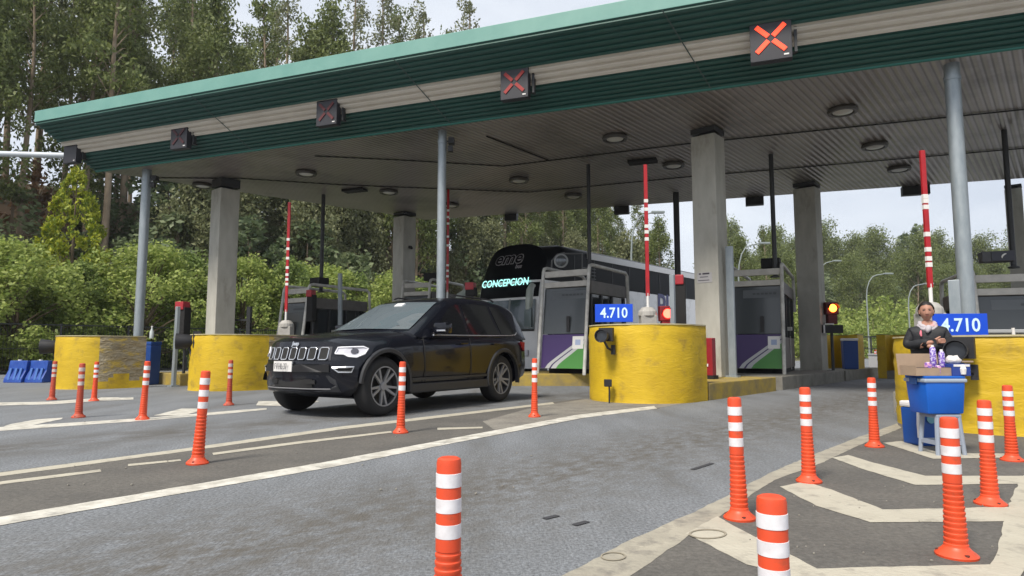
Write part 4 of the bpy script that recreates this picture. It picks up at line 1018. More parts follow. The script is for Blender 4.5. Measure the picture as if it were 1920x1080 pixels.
# ------------------------------------------------------------------ coach
def make_bus():
    YC = 21.0; px0 = DP(1004, 600, YC)
    d = DL; o = thing('coach', 'tall coach with a black front and lit destination board behind the middle booth', 'bus', (px0.x, YC, 0), math.atan2(-d.y, -d.x))
    # local: +x forward (towards the camera), +y = left side of the coach; the corner nearest the booth is its left front corner (y=0)
    W_, LB, H = 2.65, 13.5, 4.55
    def lean(v):
        x, y, z = v
        if x > -1.6:
            f = (x + 1.6) / 1.6
            x -= f * (.10 * max(0, z - 1.6) ** 1.7 + .10 * (abs(y + W_ / 2) / (W_ / 2)) ** 4)
            z -= f * .42 * (abs(y + W_ / 2) / (W_ / 2)) ** 3.0 * (1 if v[2] > H - .4 else 0)
        return (x, y, z)
    def rrect(z0, z1, r=.0, top=False):
        n = 6; pts = []
        h = W_ / 2
        if top:
            pts = [(0, z0), (h, z0), (h, z1 - .30), (h - .04, z1 - .15), (h - .14, z1 - .05), (h - .3, z1), (0, z1 + .02)]
        else:
            pts = [(0, z0), (h, z0), (h, (z0 + z1) / 2), (h, z1 - .001), (h * .5, z1), (0, z1)]
        return pts
    def lf(z0, z1, top, nm, m, grow=0.0):
        st = [0 + grow] + [-.12 * i for i in range(1, 14)] + [-3, -5, -8, -11, -LB - grow]
        g = loft(st, lambda x: [(y + (grow if y > 0 else 0), z) for y, z in rrect(z0, z1, top=top)])
        return g.build(nm, m, o, deform=lambda v: lean((v[0], v[1] - W_ / 2, v[2])), smooth=40)
    cw = mat("coach_white", (.80, .80, .81), .3, coat=.5, dirt=(.4, .39, .38), dirt_scale=1.0); cb = mat("coach_black_glass", (.004, .005, .007), .30, spec=.06)
    lf(.35, 2.72, False, 'lower_body', cw); lf(2.72, 3.24, False, 'waist_panel', cw); lf(3.24, H, True, 'upper_body', cb)
    # black mask reaching lower on the front
    def strip(pts_yz, m, nm, dx=.012, x=0.0, par=o, nsub=10):
        (y0, za), (y1, zb) = pts_yz
        g = MB(); vs = []; fs = []
        rows = 8
        for j in range(rows + 1):
            z = za + (zb - za) * j / rows
            for i in range(nsub + 1): vs.append(lean((x + dx, y0 + (y1 - y0) * i / nsub, z)))
        for j in range(rows):
            for i in range(nsub): k = j * (nsub + 1) + i; fs.append((k, k + 1, k + nsub + 2, k + nsub + 1))
        g.add(vs, fs); return g.build(nm, m, par, smooth=60)
    mask = strip([(-W_ + .03, 2.68), (-.03, 3.16)], cb, 'front_mask', .015)
    ws = strip([(-W_ + .14, 1.62), (-.10, 2.60)], mat("coach_windscreen", (.12, .15, .18), .08, col2=(.05, .08, .08), scale=1.2, lo=.45, hi=.55), 'windscreen', .014)
    strip([(-1.17, 1.60), (-1.09, 2.62)], mat("grey_post", (.2, .22, .22), .5), 'windscreen_post', .03, par=ws, nsub=1)
    strip([(-W_ + .14, 1.55), (-.10, 1.62)], blackp, 'wiper_panel', .02)
    for y0 in (-2.3, -.65):
        g = MB(); g.box(lean((.02, y0 + .15, .85)), (.06, .42, .2)); g.build('headlight', lampclear, o, bevel=.03)
    # side: white roof strip, lettering
    g = MB(); g.box((-8.2, .012, H - .24), (10.4, .03, .23)); g.build('white_roof_strip', mat("coach_strip_white", (.75, .75, .76), .4), o)
    g = MB()
    for k in range(9): g.box((-2.2 - k * 1.25, .008, 3.72), (.03, .01, 1.0))
    g.build('window_divider', mat("divider", (.03, .032, .036), .4), o)
    for k, (zz) in enumerate((3.50, 3.62, 3.74, 3.86)):
        g = MB(); g.box((-3.1, .010, zz), (.9, .012, .025)); g.build('vent_slat', mat("vent_grey", (.06, .065, .07), .4), o)
    navy = mat("coach_navy_letters", (.035, .04, .16), .4)
    text_mesh('side_lettering', 'PU', 1.45, navy, o, face_matrix((-9.1, .02, 2.72), (-1, 0, 0), (0, 0, 1)), offset=.02, sx=1.05)
    # front lettering follows the lean: place on local plane
    def onfront(y, z, off):
        p = Vector(lean((0, y, z))); dz = (Vector(lean((0, y, z + .1))) - Vector(lean((0, y, z - .1)))).normalized(); dy = (Vector(lean((0, y + .1, z))) - Vector(lean((0, y - .1, z)))).normalized()
        n = dy.cross(dz).normalized(); 
        if n.x < 0: n = -n
        return face_matrix(p + n * off, dy, dz)
    outl = mat("logo_outline", (.30, .29, .30), .5)
    M1 = onfront(-1.45, 4.03, .07)
    a_ = text_mesh('front_logo', 'eme', .62, outl, o, M1, shear=.25, offset=.035, sx=1.12)
    text_mesh('front_logo_fill', 'eme', .62, cb, a_, M1 @ Matrix.Translation((0, 0, .012)), shear=.25, offset=.010, sx=1.12)
    text_mesh('front_logo_small', 'bus', .20, outl, o, onfront(-.95, 3.72, .07), shear=.25, offset=.006)
    led = mat("destination_led", (.36, .80, .74), .5, emit=.8)
    text_mesh('destination_text', 'CONCEPCION', .36, led, o, onfront(-1.44, 3.18, .06), offset=.004, sx=.88)
    # mirrors
    def mirror(pts, c, s, nm='mirror'):
        g = MB(); g.tube(pts, [.05, .09, .12, .12, .10], 10); a = g.build(nm, mat("mirror_pale", (.42, .46, .42), .35), o, smooth=60)
        g = MB(); g.box(c, s); g.build('mirror_head', mat("mirror_head", (.13, .17, .18), .25), a, bevel=.06, smooth=40)
    mirror([(.05, .0, 3.0), (.32, .12, 2.98), (.55, .22, 2.80), (.62, .24, 2.5), (.62, .22, 2.2)], (.60, .22, 1.95), (.18, .30, .62))
    mirror([(.05, -W_, 3.0), (.32, -W_ - .12, 2.98), (.55, -W_ - .22, 2.80), (.62, -W_ - .24, 2.55), (.62, -W_ - .22, 2.4)], (.60, -W_ - .22, 2.1), (.18, .30, .55))
    for x in (-2.6, -10.5, -11.8):
        for y in (-.2, -W_ + .2):
            g = MB(); g.lathe([(.3, -.15), (.5, -.15), (.53, 0), (.5, .15), (.3, .15)], (x, y, .53), 28, M=Matrix.Rotation(PI / 2, 3, 'X')); w_ = g.build('wheel', tyre_m, o, smooth=40)
            g = MB(); g.lathe([(.3, -.1), (.02, -.12)], (x, y, .53), 20, M=Matrix.Rotation(-PI / 2 if y > -1 else PI / 2, 3, 'X')); g.build('rim', rim_m, w_)
    return o
make_bus()
# convex traffic mirror on the booth corner in front of the coach
p = DP(1052, 489, 19.3); o = thing('convex_mirror', 'round convex mirror on an arm above the middle booth, against the black coach', 'mirror', p, -.2)
g = MB(); M = Matrix.Rotation(PI / 2, 3, 'X'); g.lathe([(.19, -.02), (.215, 0), (.19, .02)], n=24, M=M); g.build('rim', mat("mirror_rim", (.30, .31, .31), .4), o, smooth=60)
g = MB(); g.lathe([(.18, .01), (.14, .035), (.02, .05)], n=24, M=M); g.build('glass', mat("mirror_glass", (.12, .13, .14), .08, metal=.4), o, smooth=60)
g = MB(); g.tube([(-.30, .05, -.30), (-.28, .05, .02), (-.12, .05, .20), (.1, .05, .24)], .022, 8); g.tube([(0.05, .05, .22), (.62, .05, .20), (.62, .05, -.28)], .022, 8); g.build('bracket', mat("bracket_grey", (.12, .12, .12), .5), o)

# ------------------------------------------------------------------ flexible posts
def flex_post():
    o = thing('traffic_post', 'x', 'traffic post', (0, 0, 0), 0, 'orange flexible posts with three white bands')
    H = .70; r = .040
    g = MB(); prof = [(.0905, 0), (.092, .012), (.085, .02), (.066, .035), (.054, .05)]
    z = .05; n = 12; ztop = .37
    for k in range(n):
        rr = .052 - (.052 - .0405) * k / n
        zz = .05 + (ztop - .05) * k / n; dz = (ztop - .05) / n
        prof += [(rr + .0, zz + dz * .15), (rr, zz + dz * .55), (rr - .0035, zz + dz * .68), (rr - .0035, zz + dz * .95)]
    prof += [(.0405, ztop), (.0395, H - .02), (.037, H - .006), (.028, H), (.005, H - .002)]
    g.lathe(prof, n=28); b_ = g.build('post_body', orange, o, smooth=38)
    for z0 in (.415, .505, .595):
        g = MB(); g.lathe([(.0395, z0), (.0415, z0 + .001), (.0413, z0 + .049), (.0395, z0 + .050)], n=28); g.build('white_band', reflect_w, o, smooth=38)
    g = MB()
    for k in range(3): a = k * 2 * PI / 3 + .5; g.lathe([(.013, .018), (.013, .028), (.004, .030)], (.073 * math.cos(a), .073 * math.sin(a), 0), 8)
    g.build('bolt', mat("bolt_dark", (.12, .03, .02), .5), o)
    return o
POSTS = [
 (370, 870, 695, 'orange post alone on the brown median, ahead and left of the black car', -.05),
 (751, 812, 678, 'orange post in front of the front wheel of the black car', -.03),
 (1002, 782, 672, 'orange post just behind the rear bumper of the black car', .02),
 (147, 783, 681, 'orange post second from the left, dull red, before the leftmost yellow wall', -.04),
 (267, 787, 677, 'orange post in front of the bare rubble side of the leftmost yellow wall', -.06),
 (97, 750, 677, 'leftmost orange post, beside the blue barriers', -.01),
 (176, 752, 678, 'small orange post right in front of the leftmost yellow wall', -.02),
 (429, 760, 675, 'small orange post in front of the yellow wall left of the black car', -.01),
 (1387, 973, 745, 'large orange post on the broad worn edge line where the chevrons start', 0),
 (1517, 904, 726, 'orange post at the start of the second chevron, mid height of the gore', 0),
 (1640, 838, 708, 'slim orange post at the tip of the gore near the blue cooler', 0),
 (1794, 1043, 782, 'large orange post standing in front of the vendor stool', 0),
 (1857, 946, 750, 'orange post right of the blue cooler on the third chevron', 0),
 (1898, 864, 722, 'orange post closest to the right yellow wall', 0),
]
P0 = flex_post(); first = True
dull = mat("faded_orange_plastic", (.52, .075, .035), .6, col2=(.40, .06, .03), scale=8, dirt=(.25, .07, .04), dirt_scale=9, dlo=.52, dhi=.7)
dull_band = mat("dirty_reflective_tape", (.58, .52, .48), .5, col2=(.45, .36, .32), scale=20)
BASE_MESH = {}
for i, (px, pb, pt, lab, lean_) in enumerate(POSTS):
    b_ = G(px, pb); h = DP(px, pt, b_.y).z
    o = P0 if first else dup(P0, (0, 0, 0)); first = False
    o.location = b_; s = h / .70; o.scale = (.97, .97, s); o.rotation_euler = (0, 0, random.uniform(0, 6)); o['label'] = lab
    o.rotation_euler = (random.uniform(-.02, .02), abs(lean_) * .8 + random.uniform(-.01, .01), random.uniform(0, 3) * 0)
    if i in (3, 5, 7):
        for ch in o.children:
            key = ch.data.name
            if key not in BASE_MESH:
                BASE_MESH[key] = ch.data.copy(); BASE_MESH[key].materials[0] = dull_band if 'band' in key else dull
            if 'bolt' not in key: ch.data = BASE_MESH[key]
for (px, pt, wpx, lab) in ((842, 851, 47, 'big orange and white post cut by the bottom edge, middle of the road'), (1446, 923, 55, 'nearest orange and white post, cut by the bottom edge beside the chevrons')):
    Y = .082 / (wpx / F); p = DP(px, pt + 6, Y); o = dup(P0, (p.x, Y, 0)); s = p.z / .70; o.scale = (1, 1, s); o['label'] = lab; o.rotation_euler = (0, .0, .4)

# ------------------------------------------------------------------ vendor
skin = mat("skin", (.40, .21, .145), .6, col2=(.35, .17, .12), scale=30); hair_m = mat("dark_hair", (.012, .009, .008), .5)
jack = mat("black_jacket", (.009, .010, .013), .7, col2=(.018, .019, .024), scale=12, bump=.3); trous = mat("dark_trousers", (.02, .022, .03), .8)
def skinned(name, pts, edges, radii, m, parent, sub=2, smooth=True):
    me = bpy.data.meshes.new(name); me.from_pydata(pts, edges, []); o = bpy.data.objects.new(name, me); COL.objects.link(o)
    o.modifiers.new('s', 'SKIN'); 
    sv = me.skin_vertices[0].data if len(me.skin_vertices) else None
    if sv is None:
        bm = bmesh.new(); bm.from_mesh(me); bm.verts.layers.skin.verify(); bm.to_mesh(me); bm.free(); sv = me.skin_vertices[0].data
    for i, r in enumerate(radii):
        sv[i].radius = (r if isinstance(r, tuple) else (r, r)); sv[i].use_root = (i == 0)
    md = o.modifiers.new('u', 'SUBSURF'); md.levels = sub; md.render_levels = sub
    dg = bpy.context.evaluated_depsgraph_get(); me2 = bpy.data.meshes.new_from_object(o.evaluated_get(dg)); bpy.data.objects.remove(o)
    me2.materials.clear(); me2.materials.append(m); me2.polygons.foreach_set('material_index', [0] * len(me2.polygons)); me2.shade_smooth(); me2.name = name
    o = bpy.data.objects.new(name, me2); COL.objects.link(o); o.parent = parent
    return o
def ellipsoid(name, c, r, m, parent, seg=24, rings=14, fn=None):
    g = MB(); vs = []; fs = []
    for i in range(rings + 1):
        th = PI * i / rings
        for k in range(seg):
            a = 2 * PI * k / seg; v = Vector((math.sin(th) * math.cos(a), math.sin(th) * math.sin(a), math.cos(th)))
            if fn: v = fn(v)
            vs.append((c[0] + v.x * r[0], c[1] + v.y * r[1], c[2] + v.z * r[2]))
    for i in range(rings):
        for k in range(seg): fs.append((i * seg + k, i * seg + (k + 1) % seg, (i + 1) * seg + (k + 1) % seg, (i + 1) * seg + k))
    g.add(vs, fs); return g.build(name, m, parent, smooth=80)
VY = 7.7; vp = DP(1740, 640, VY); hs_ = ZP(568, VY, 1740)
sc_ = hs_ / 1.60
ven = thing('person', 'vendor in a black jacket and pale scarf, arms crossed, standing behind the blue cooler', 'person', (vp.x, VY, 0), -.50)
ven.scale = (sc_ * 1.10, sc_ * 1.10, sc_)
# facing local -y; body as one skinned surface (head included), clothing as children
pts = [(0, 0, .88), (0, .0, 1.02), (0, 0, 1.16), (0, .0, 1.27), (0, .0, 1.335), (0, -.01, 1.40),
       (.095, 0, .84), (.10, -.01, .46), (.105, .01, .08), (.11, -.11, .035),
       (-.095, 0, .84), (-.10, -.01, .46), (-.105, .01, .08), (-.12, -.11, .035),
       (.138, 0, 1.232), (.205, -.03, 1.06), (.05, -.225, 1.045), (-.03, -.25, 1.06),
       (-.138, 0, 1.232), (-.205, -.03, 1.06), (-.05, -.20, 1.09), (.04, -.235, 1.11)]
ed = [(0, 1), (1, 2), (2, 3), (3, 4), (4, 5), (0, 6), (6, 7), (7, 8), (8, 9), (0, 10), (10, 11), (11, 12), (12, 13), (3, 14), (14, 15), (15, 16), (16, 17), (3, 18), (18, 19), (19, 20), (20, 21)]
ra = [(.15, .11), (.135, .10), (.145, .105), (.12, .09), (.052, .052), (.055, .055), .088, .058, .042, .036, .088, .058, .042, .036, .062, .05, .034, .024, .062, .05, .034, .024]
body = skinned('body', pts, ed, ra, skin, ven)
def headfn(v):
    x, y, z = v
    if z < 0: x *= 1 - .26 * (-z) ** 1.3; y *= (1 - .06 * -z) if y < 0 else 1 - .25 * -z
    if y < 0:                                   # cheekbones, eye sockets, chin
        y += .10 * math.exp(-((abs(x) - .42) / .20) ** 2 - ((z - .12) / .13) ** 2)
        y -= .05 * math.exp(-((abs(x) - .5) / .22) ** 2 - ((z + .22) / .16) ** 2)
        y -= .06 * math.exp(-(x / .25) ** 2 - ((z + .80) / .14) ** 2)
        y -= .05 * math.exp(-(x / .28) ** 2 - ((z + .42) / .10) ** 2)
    return Vector((x, y, z))
bpy.data.objects.remove(body)
# join head into the body mesh
def person_body():
    o1 = skinned('body', pts, ed, ra, skin, ven)
    hd = ellipsoid('headtmp', (0, -.020, 1.487), (.068, .088, .118), skin, None, fn=headfn, seg=32, rings=22)
    ns = MB(); ns.lathe([(.018, -.02), (.015, .0), (.010, .022), (.004, .038)], (0, -.108, 1.478), 10)
    for s in (-1, 1): ns.box((s * .067, -.006, 1.487), (.014, .028, .050))
    no = ns.build('nosetmp', skin, None, smooth=70)
    bm = bmesh.new(); bm.from_mesh(o1.data); bm.from_mesh(hd.data); bm.from_mesh(no.data); bm.to_mesh(o1.data); bm.free(); o1.data.shade_smooth()
    bpy.data.objects.remove(hd); bpy.data.objects.remove(no); return o1
person_body()
# eyes, brows, mouth
dk = mat("eye_dark", (.015, .01, .01), .4); lipm = mat("lips", (.30, .09, .07), .5)
g = MB()
for s in (-1, 1): g.box((s * .027, -.0965, 1.501), (.019, .008, .006)); g.box((s * .028, -.100, 1.517), (.030, .008, .004))
g.build('eyes_and_brows', dk, ven, bevel=.002); g = MB(); g.box((0, -.1085, 1.438), (.036, .010, .006)); g.build('mouth', lipm, ven, bevel=.002)
ellipsoid('hair', (0, .006, 1.505), (.083, .108, .118), hair_m, ven, seg=32, rings=22, fn=lambda v: Vector((v.x * (1 + .03 * math.sin(v.z * 30 + v.y * 9)), max(v.y, (-.05 if v.z < .22 else -.05 - .95 * min(1, (v.z - .22) / .40)) + .10 * (abs(v.x) > .6)), v.z if v.z > -.55 else -.55 + (v.z + .55) * .3)))
ellipsoid('hair_bun', (0, .115, 1.50), (.035, .03, .04), hair_m, ven, seg=16, rings=10)
# jacket: wider skin over torso and sleeves
jp = [pts[i] for i in (0, 1, 2, 3)] + [(0, .01, 1.325), pts[14], pts[15], (.0, -.245, 1.05), pts[18], pts[19], (.01, -.222, 1.11), (0, 0, .78)]
je = [(11, 0), (0, 1), (1, 2), (2, 3), (3, 4), (3, 5), (5, 6), (6, 7), (3, 8), (8, 9), (9, 10)]
jr = [(.18, .135), (.175, .13), (.185, .135), (.155, .115), (.105, .085), .078, .072, .056, .078, .072, .056, (.18, .135)]
skinned('jacket', jp, je, jr, jack, ven)
skinned('trousers', [(0, 0, .86), (.10, 0, .82), (.10, -.01, .46), (.105, .01, .12), (-.10, 0, .82), (-.10, -.01, .46), (-.105, .01, .12)], [(0, 1), (1, 2), (2, 3), (0, 4), (4, 5), (5, 6)], [(.16, .12), .105, .075, .06, .105, .075, .06], trous, ven)
g = MB()
for s in (-1, 1): g.box((s * .108, -.05, .035), (.09, .25, .07))
g.build('shoes', black_m, ven, bevel=.02)
scarf = mat("pale_scarf", (.42, .39, .42), .8, col2=(.5, .28, .28), scale=9, lo=.5, hi=.6)
ring_ = [(math.cos(a) * .070, math.sin(a) * .062 - .012, 1.338 + .024 * math.sin(a) - .03 * max(0, -math.sin(a)) ** 2) for a in [i * 2 * PI / 14 for i in range(14)]]
g = MB(); g.tube(ring_ + [ring_[0], ring_[1]], [.026 + .006 * math.sin(i * 2.3) for i in range(16)], 8, cap=False)
g.tube([(x * 1.12, y * 1.15 - .004, z - .026 - .004 * math.sin(i * 1.7)) for i, (x, y, z) in enumerate(ring_ + [ring_[0], ring_[1]])], [.024 + .005 * math.cos(i * 1.9) for i in range(16)], 8, cap=False)
g.tube([(.01, -.085, 1.30), (.0, -.12, 1.265), (-.01, -.135, 1.225)], [.03, .034, .012], 8); g.build('scarf', scarf, ven, smooth=70)
g = MB(); g.tube([(-.07, -.125, 1.25), (-.075, -.15, 1.21), (-.07, -.16, 1.18)], [.008, .013, .008], 8); g.build('jacket_patch', mat("pink_patch", (.6, .15, .2), .6), ven)
# hands: back of hand plus five fingers each, resting on the opposite sleeve
def hand(base, d, up, s=1.0):
    base = Vector(base); d = Vector(d).normalized(); up = Vector(up).normalized(); side = d.cross(up)
    P = [base, base + d * .05 * s]; E = [(0, 1)]; R = [(.020, .028), (.022, .032)]
    for k, (o_, ln) in enumerate(((-.030, .055), (-.011, .065), (.009, .062), (.028, .050))):
        i = len(P); q = base + d * .075 * s + up * o_ * s
        P += [q, q + d * ln * .55 * s + side * .006, q + d * ln * .95 * s + side * .022]; E += [(1, i), (i, i + 1), (i + 1, i + 2)]; R += [.0105, .0095, .008]
    i = len(P); P += [base + d * .03 + up * .035, base + d * .065 + up * .055]; E += [(0, i), (i, i + 1)]; R += [.012, .009]
    return P, E, R
for bs, dr_, up_ in (((.045, -.245, 1.115), (1, .25, .10), (0, 0, 1)), ((-.05, -.235, 1.062), (-.5, .85, .0), (0, 0, 1))):
    P, E, R = hand(bs, dr_, up_, .78); skinned('hand', [tuple(p) for p in P], E, R, skin, ven, sub=1)

# coolers, stool, goods
cblue = mat("cooler_blue", (.004, .105, .50), .4, col2=(.004, .09, .43), scale=3); clid = mat("cooler_rim", (.32, .38, .46), .45)
sY = 6.15; c = DP(1754, 740, sY)
zt_ = ZP(704, sY, 1754); zb_ = ZP(774, sY, 1754)
coo = thing('cooler_box', 'big bright blue cooler box standing on the grey plastic stool', 'cooler', (c.x, sY, zb_), .04)
g = MB(); h = zt_ - zb_; g.box((0, 0, h * .44), (.335, .26, h * .88), taper=1.12); g.build('body', cblue, coo, bevel=.02, smooth=40)
g = MB(); g.box((0, 0, h * .88), (.40, .31, h * .10)); g.build('rim', clid, coo, bevel=.012); g = MB(); g.box((0, 0, h * .965), (.38, .29, h * .07)); g.build('lid', cblue, coo, bevel=.01)
g = MB()
for s in (-1, 1): g.box((s * .205, 0, h * .86), (.015, .1, .06))
g.build('handle', mat("cooler_handle", (.03, .1, .3), .5), coo, bevel=.004)
st_ = thing('stool', 'grey plastic stool under the big blue cooler', 'stool', (c.x + .03, sY, 0), .04)
gp = mat("stool_grey", (.27, .31, .38), .5)
g = MB(); g.box((0, 0, zb_ - .02), (.24, .24, .036)); g.build('seat', gp, st_, bevel=.012)
for sx in (-1, 1):
    for sy in (-1, 1):
        g = MB(); g.tube([(sx * .10, sy * .10, zb_ - .03), (sx * .125, sy * .12, 0.0)], [.022, .018], 8); g.build('leg', gp, st_)
for sx, sy in ((0, -1), (0, 1), (1, 0), (-1, 0)):
    g = MB(); g.box((sx * .117, sy * .113, .11), (.22 if sy else .02, .02 if sy else .21, .035)); g.build('stretcher', gp, st_)
c2 = DP(1728, 790, 6.75); zt2 = ZP(752, 6.75, 1728)
s2 = thing('cooler_box', 'small blue cooler box with a white lid standing on the ground behind the stool', 'cooler', (c2.x + .04, 6.75, 0), .1)
g = MB(); g.box((.03, 0, zt2 * .43), (.38, .26, zt2 * .86), taper=1.05); g.build('body', mat("cooler_dark_blue", (.006, .065, .30), .45), s2, bevel=.02)
g = MB(); g.box((.03, 0, zt2 * .93), (.41, .29, zt2 * .14)); g.build('lid', white_pl, s2, bevel=.02)
g = MB(); g.tube([(-.185, -.15, zt2 * .95), (-.195, -.15, zt2 * .5), (-.185, -.14, zt2 * .2)], .014, 8); g.build('handle', white_pl, s2)
g = MB(); g.lathe([(.045, 0), (.045, .006)], (-.05, -.142, zt2 * .62), 16, M=Matrix.Rotation(PI / 2, 3, 'X')); g.build('badge', mat("badge", (.12, .3, .36), .5), s2)
card = mat("cardboard", (.36, .26, .18), .85, col2=(.30, .22, .16), scale=8)
ztr = zt_ + .002
tr = thing('cardboard_tray', 'open cardboard tray of sweets on the blue cooler', 'box', (c.x - .06, sY, ztr), .04)
g = MB(); g.box((0, 0, .004), (.38, .24, .008)); g.box((0, -.118, .035), (.38, .006, .07)); g.box((-.188, 0, .045), (.006, .24, .09)); g.box((.188, 0, .035), (.006, .24, .07)); g.build('tray', card, tr)
g = MB(); g.box((-.01, .122, .10), (.40, .006, .20), M=Matrix.Rotation(-.12, 3, 'X')); g.build('back_flap', card, tr)
g = MB(); g.box((0, -.05, .073), (.37, .13, .006)); g.build('divider', mat("dark_card", (.12, .09, .07), .9), tr)
viol = mat("violet_wrapper", (.14, .06, .45), .35, col2=(.6, .55, .75), scale=40, lo=.5, hi=.55); pinkw = mat("pink_wrapper", (.55, .28, .45), .4, col2=(.2, .1, .4), scale=40, lo=.5, hi=.55)
labs = ['tall violet and white drink can on the cardboard tray', 'second violet drink can on the tray, next to the blue carton', 'small pink and violet packet on the left of the tray', 'pink packet standing in the middle of the tray']
for (dx, dz, r_, h_, m_, lb) in ((.045, .07, .026, .19, viol, labs[0]), (.125, .05, .026, .17, viol, labs[1]), (-.05, .03, .032, .09, pinkw, labs[2]), (.04, .01, .03, .08, pinkw, labs[3])):
    o = thing('drink_can' if m_ is viol else 'snack_packet', lb, 'can' if m_ is viol else 'packet', (c.x - .06 + dx, sY - (.02 if m_ is viol else .09), ztr + dz), 0)
    g = MB(); g.lathe([(r_ * .8, 0), (r_, .01), (r_, h_ - .02), (r_ * .75, h_)], n=16); g.build('shell', m_, o, smooth=40)
    g = MB(); g.lathe([(r_ * .5, h_ - .003), (r_ * .45, h_ + (.02 if m_ is viol else .004))], n=12); g.build('top', whitep, o)
o = thing('drinks_carton', 'small blue carton with white print at the right end of the cooler', 'carton', (c.x + .165, sY - .03, zt_), .05)
g = MB(); g.box((0, 0, .055), (.17, .2, .11)); g.build('box', mat("carton_blue", (.02, .05, .26), .5), o, bevel=.004)
g = MB(); g.lathe([(.022, 0), (.028, .05), (.012, .085)], (.01, -.103, .015), 10); g.box((0, -.102, .095), (.15, .004, .02)); g.build('white_print', whitep, o)
o = thing('paper_bag', 'crumpled white paper bag on top of the blue carton', 'bag', (c.x + .165, sY - .03, zt_ + .11), .3)
ellipsoid('paper', (0, 0, .035), (.075, .06, .045), mat("crumpled_paper", (.65, .62, .6), .8, bump=.6, bscale=30), o, seg=10, rings=6, fn=lambda v: v * (1 + .2 * math.sin(v.x * 9 + v.y * 7 + v.z * 5)))
o = tag(MB().box((0, 0, 0), (.16, .05, .014)).build('wooden_stick', card, loc=(c.x + .24, sY - .05, zt_ + .13)), 'short flat wooden stick poking out right of the paper bag', 'stick')

# ------------------------------------------------------------------ vegetation
def leafmat(name, a, b, tr=.35):
    return mat(name, a, .55, col2=b, island=True, transl=tr, spec=.35)
lf_euc = leafmat("eucalyptus_leaves", (.090, .125, .035), (.215, .25, .085))
lf_euc2 = leafmat("eucalyptus_leaves_grey", (.12, .14, .065), (.25, .26, .13))
lf_green = leafmat("hedge_leaves", (.17, .24, .05), (.42, .48, .14), .45)
lf_dark = leafmat("dark_leaves", (.07, .105, .05), (.14, .18, .085))
lf_mid = leafmat("mid_leaves", (.12, .16, .075), (.21, .25, .13))
lf_gold = leafmat("golden_leaves", (.12, .19, .02), (.46, .47, .045))
lf_brown = leafmat("dry_leaves", (.16, .085, .04), (.24, .14, .07))
def leaves(name, cl, m, parent, per=60, size=.2, shell=.55, flat=.6, seed=1, elong=1.6, aim=None):
    """cl: list of (x,y,z,rx,rz). many small leaf quads spread through clumps"""
    rng = np.random.default_rng(seed); V = []; 
    for (x, y, z, rx, rz) in cl:
        n = max(6, int(per * (rx * rx * rz) ** (2 / 3) if per > 0 else -per))
        d = rng.normal(size=(n, 3)); d /= np.linalg.norm(d, axis=1)[:, None]
        rad = shell + (1 - shell) * rng.random(n) ** .7; rad *= 1 + .15 * rng.normal(size=n)
        c = d * rad[:, None] * np.array([rx, rx, rz]) + np.array([x, y, z])
        u = rng.normal(size=(n, 3)); u[:, 2] *= flat; 
        if aim is not None: u += np.array(aim)
        u /= np.linalg.norm(u, axis=1)[:, None]
        w_ = rng.normal(size=(n, 3)); v = np.cross(u, w_); v /= np.linalg.norm(v, axis=1)[:, None]
        s = size * (.6 + .8 * rng.random(n))[:, None]
        u = u * s * elong / 2; v = v * s / 2
        q = np.stack([c - u, c + v * .9 - u * .1, c + u, c - v * .9 - u * .1], axis=1); V.append(q.reshape(-1, 3))
    V = np.concatenate(V); nq = len(V) // 4
    me = bpy.data.meshes.new(name); me.vertices.add(len(V)); me.vertices.foreach_set('co', V.ravel().astype(np.float32))
    me.loops.add(nq * 4); me.loops.foreach_set('vertex_index', np.arange(nq * 4, dtype=np.int32)); me.polygons.add(nq)
    me.polygons.foreach_set('loop_start', np.arange(0, nq * 4, 4, dtype=np.int32)); me.materials.append(m); me.update(); me.validate()
    o = bpy.data.objects.new(name, me); COL.objects.link(o); o.parent = parent
    return o
def eucalyptus(seed, H, m, dens=1.0, low=.35, lab='', grp='', spread=1.0, nclump=46):
    R = random.Random(seed); o = thing('eucalyptus_tree', lab, 'tree', (0, 0, 0), 0, grp)
    g = MB(); bx, by = R.uniform(-.6, .6), R.uniform(-.6, .6)
    tp = [(bx * (t ** 2) + .15 * math.sin(t * 7 + seed), by * t * t, H * t) for t in [i / 9 for i in range(10)]]
    g.tube(tp, [.24 * (H / 24) * (1 - .85 * i / 9) + .02 for i in range(10)], 8)
    cl = []
    for k in range(nclump):
        t = low + (1.0 - low) * ((k + R.random()) / nclump); z = H * t
        i = min(8, int(t * 9)); f = t * 9 - i; q = Vector(tp[i]).lerp(Vector(tp[min(9, i + 1)]), min(1, f))
        a = R.uniform(0, 2 * PI); rmax = spread * (H * .095) * (1.0 - .75 * max(0, (t - .55) / .45)) * (.45 + .75 * R.random())
        e = q + Vector((math.cos(a) * rmax, math.sin(a) * rmax, rmax * R.uniform(.35, .9)))
        if k % 2 == 0: g.tube([q - Vector((0, 0, rmax * .35)), q.lerp(e, .5), e], [.05, .035, .012], 5, cap=False)
        r = R.uniform(.45, 1.15) * spread; cl.append((e.x, e.y, e.z, r, r * R.uniform(.9, 1.5)))
    g.build('trunk', bark, o, smooth=60)
    leaves('crown', cl, m, o, per=130 * dens, size=.175, shell=.3, seed=seed, flat=1.4, elong=1.9)
    return o
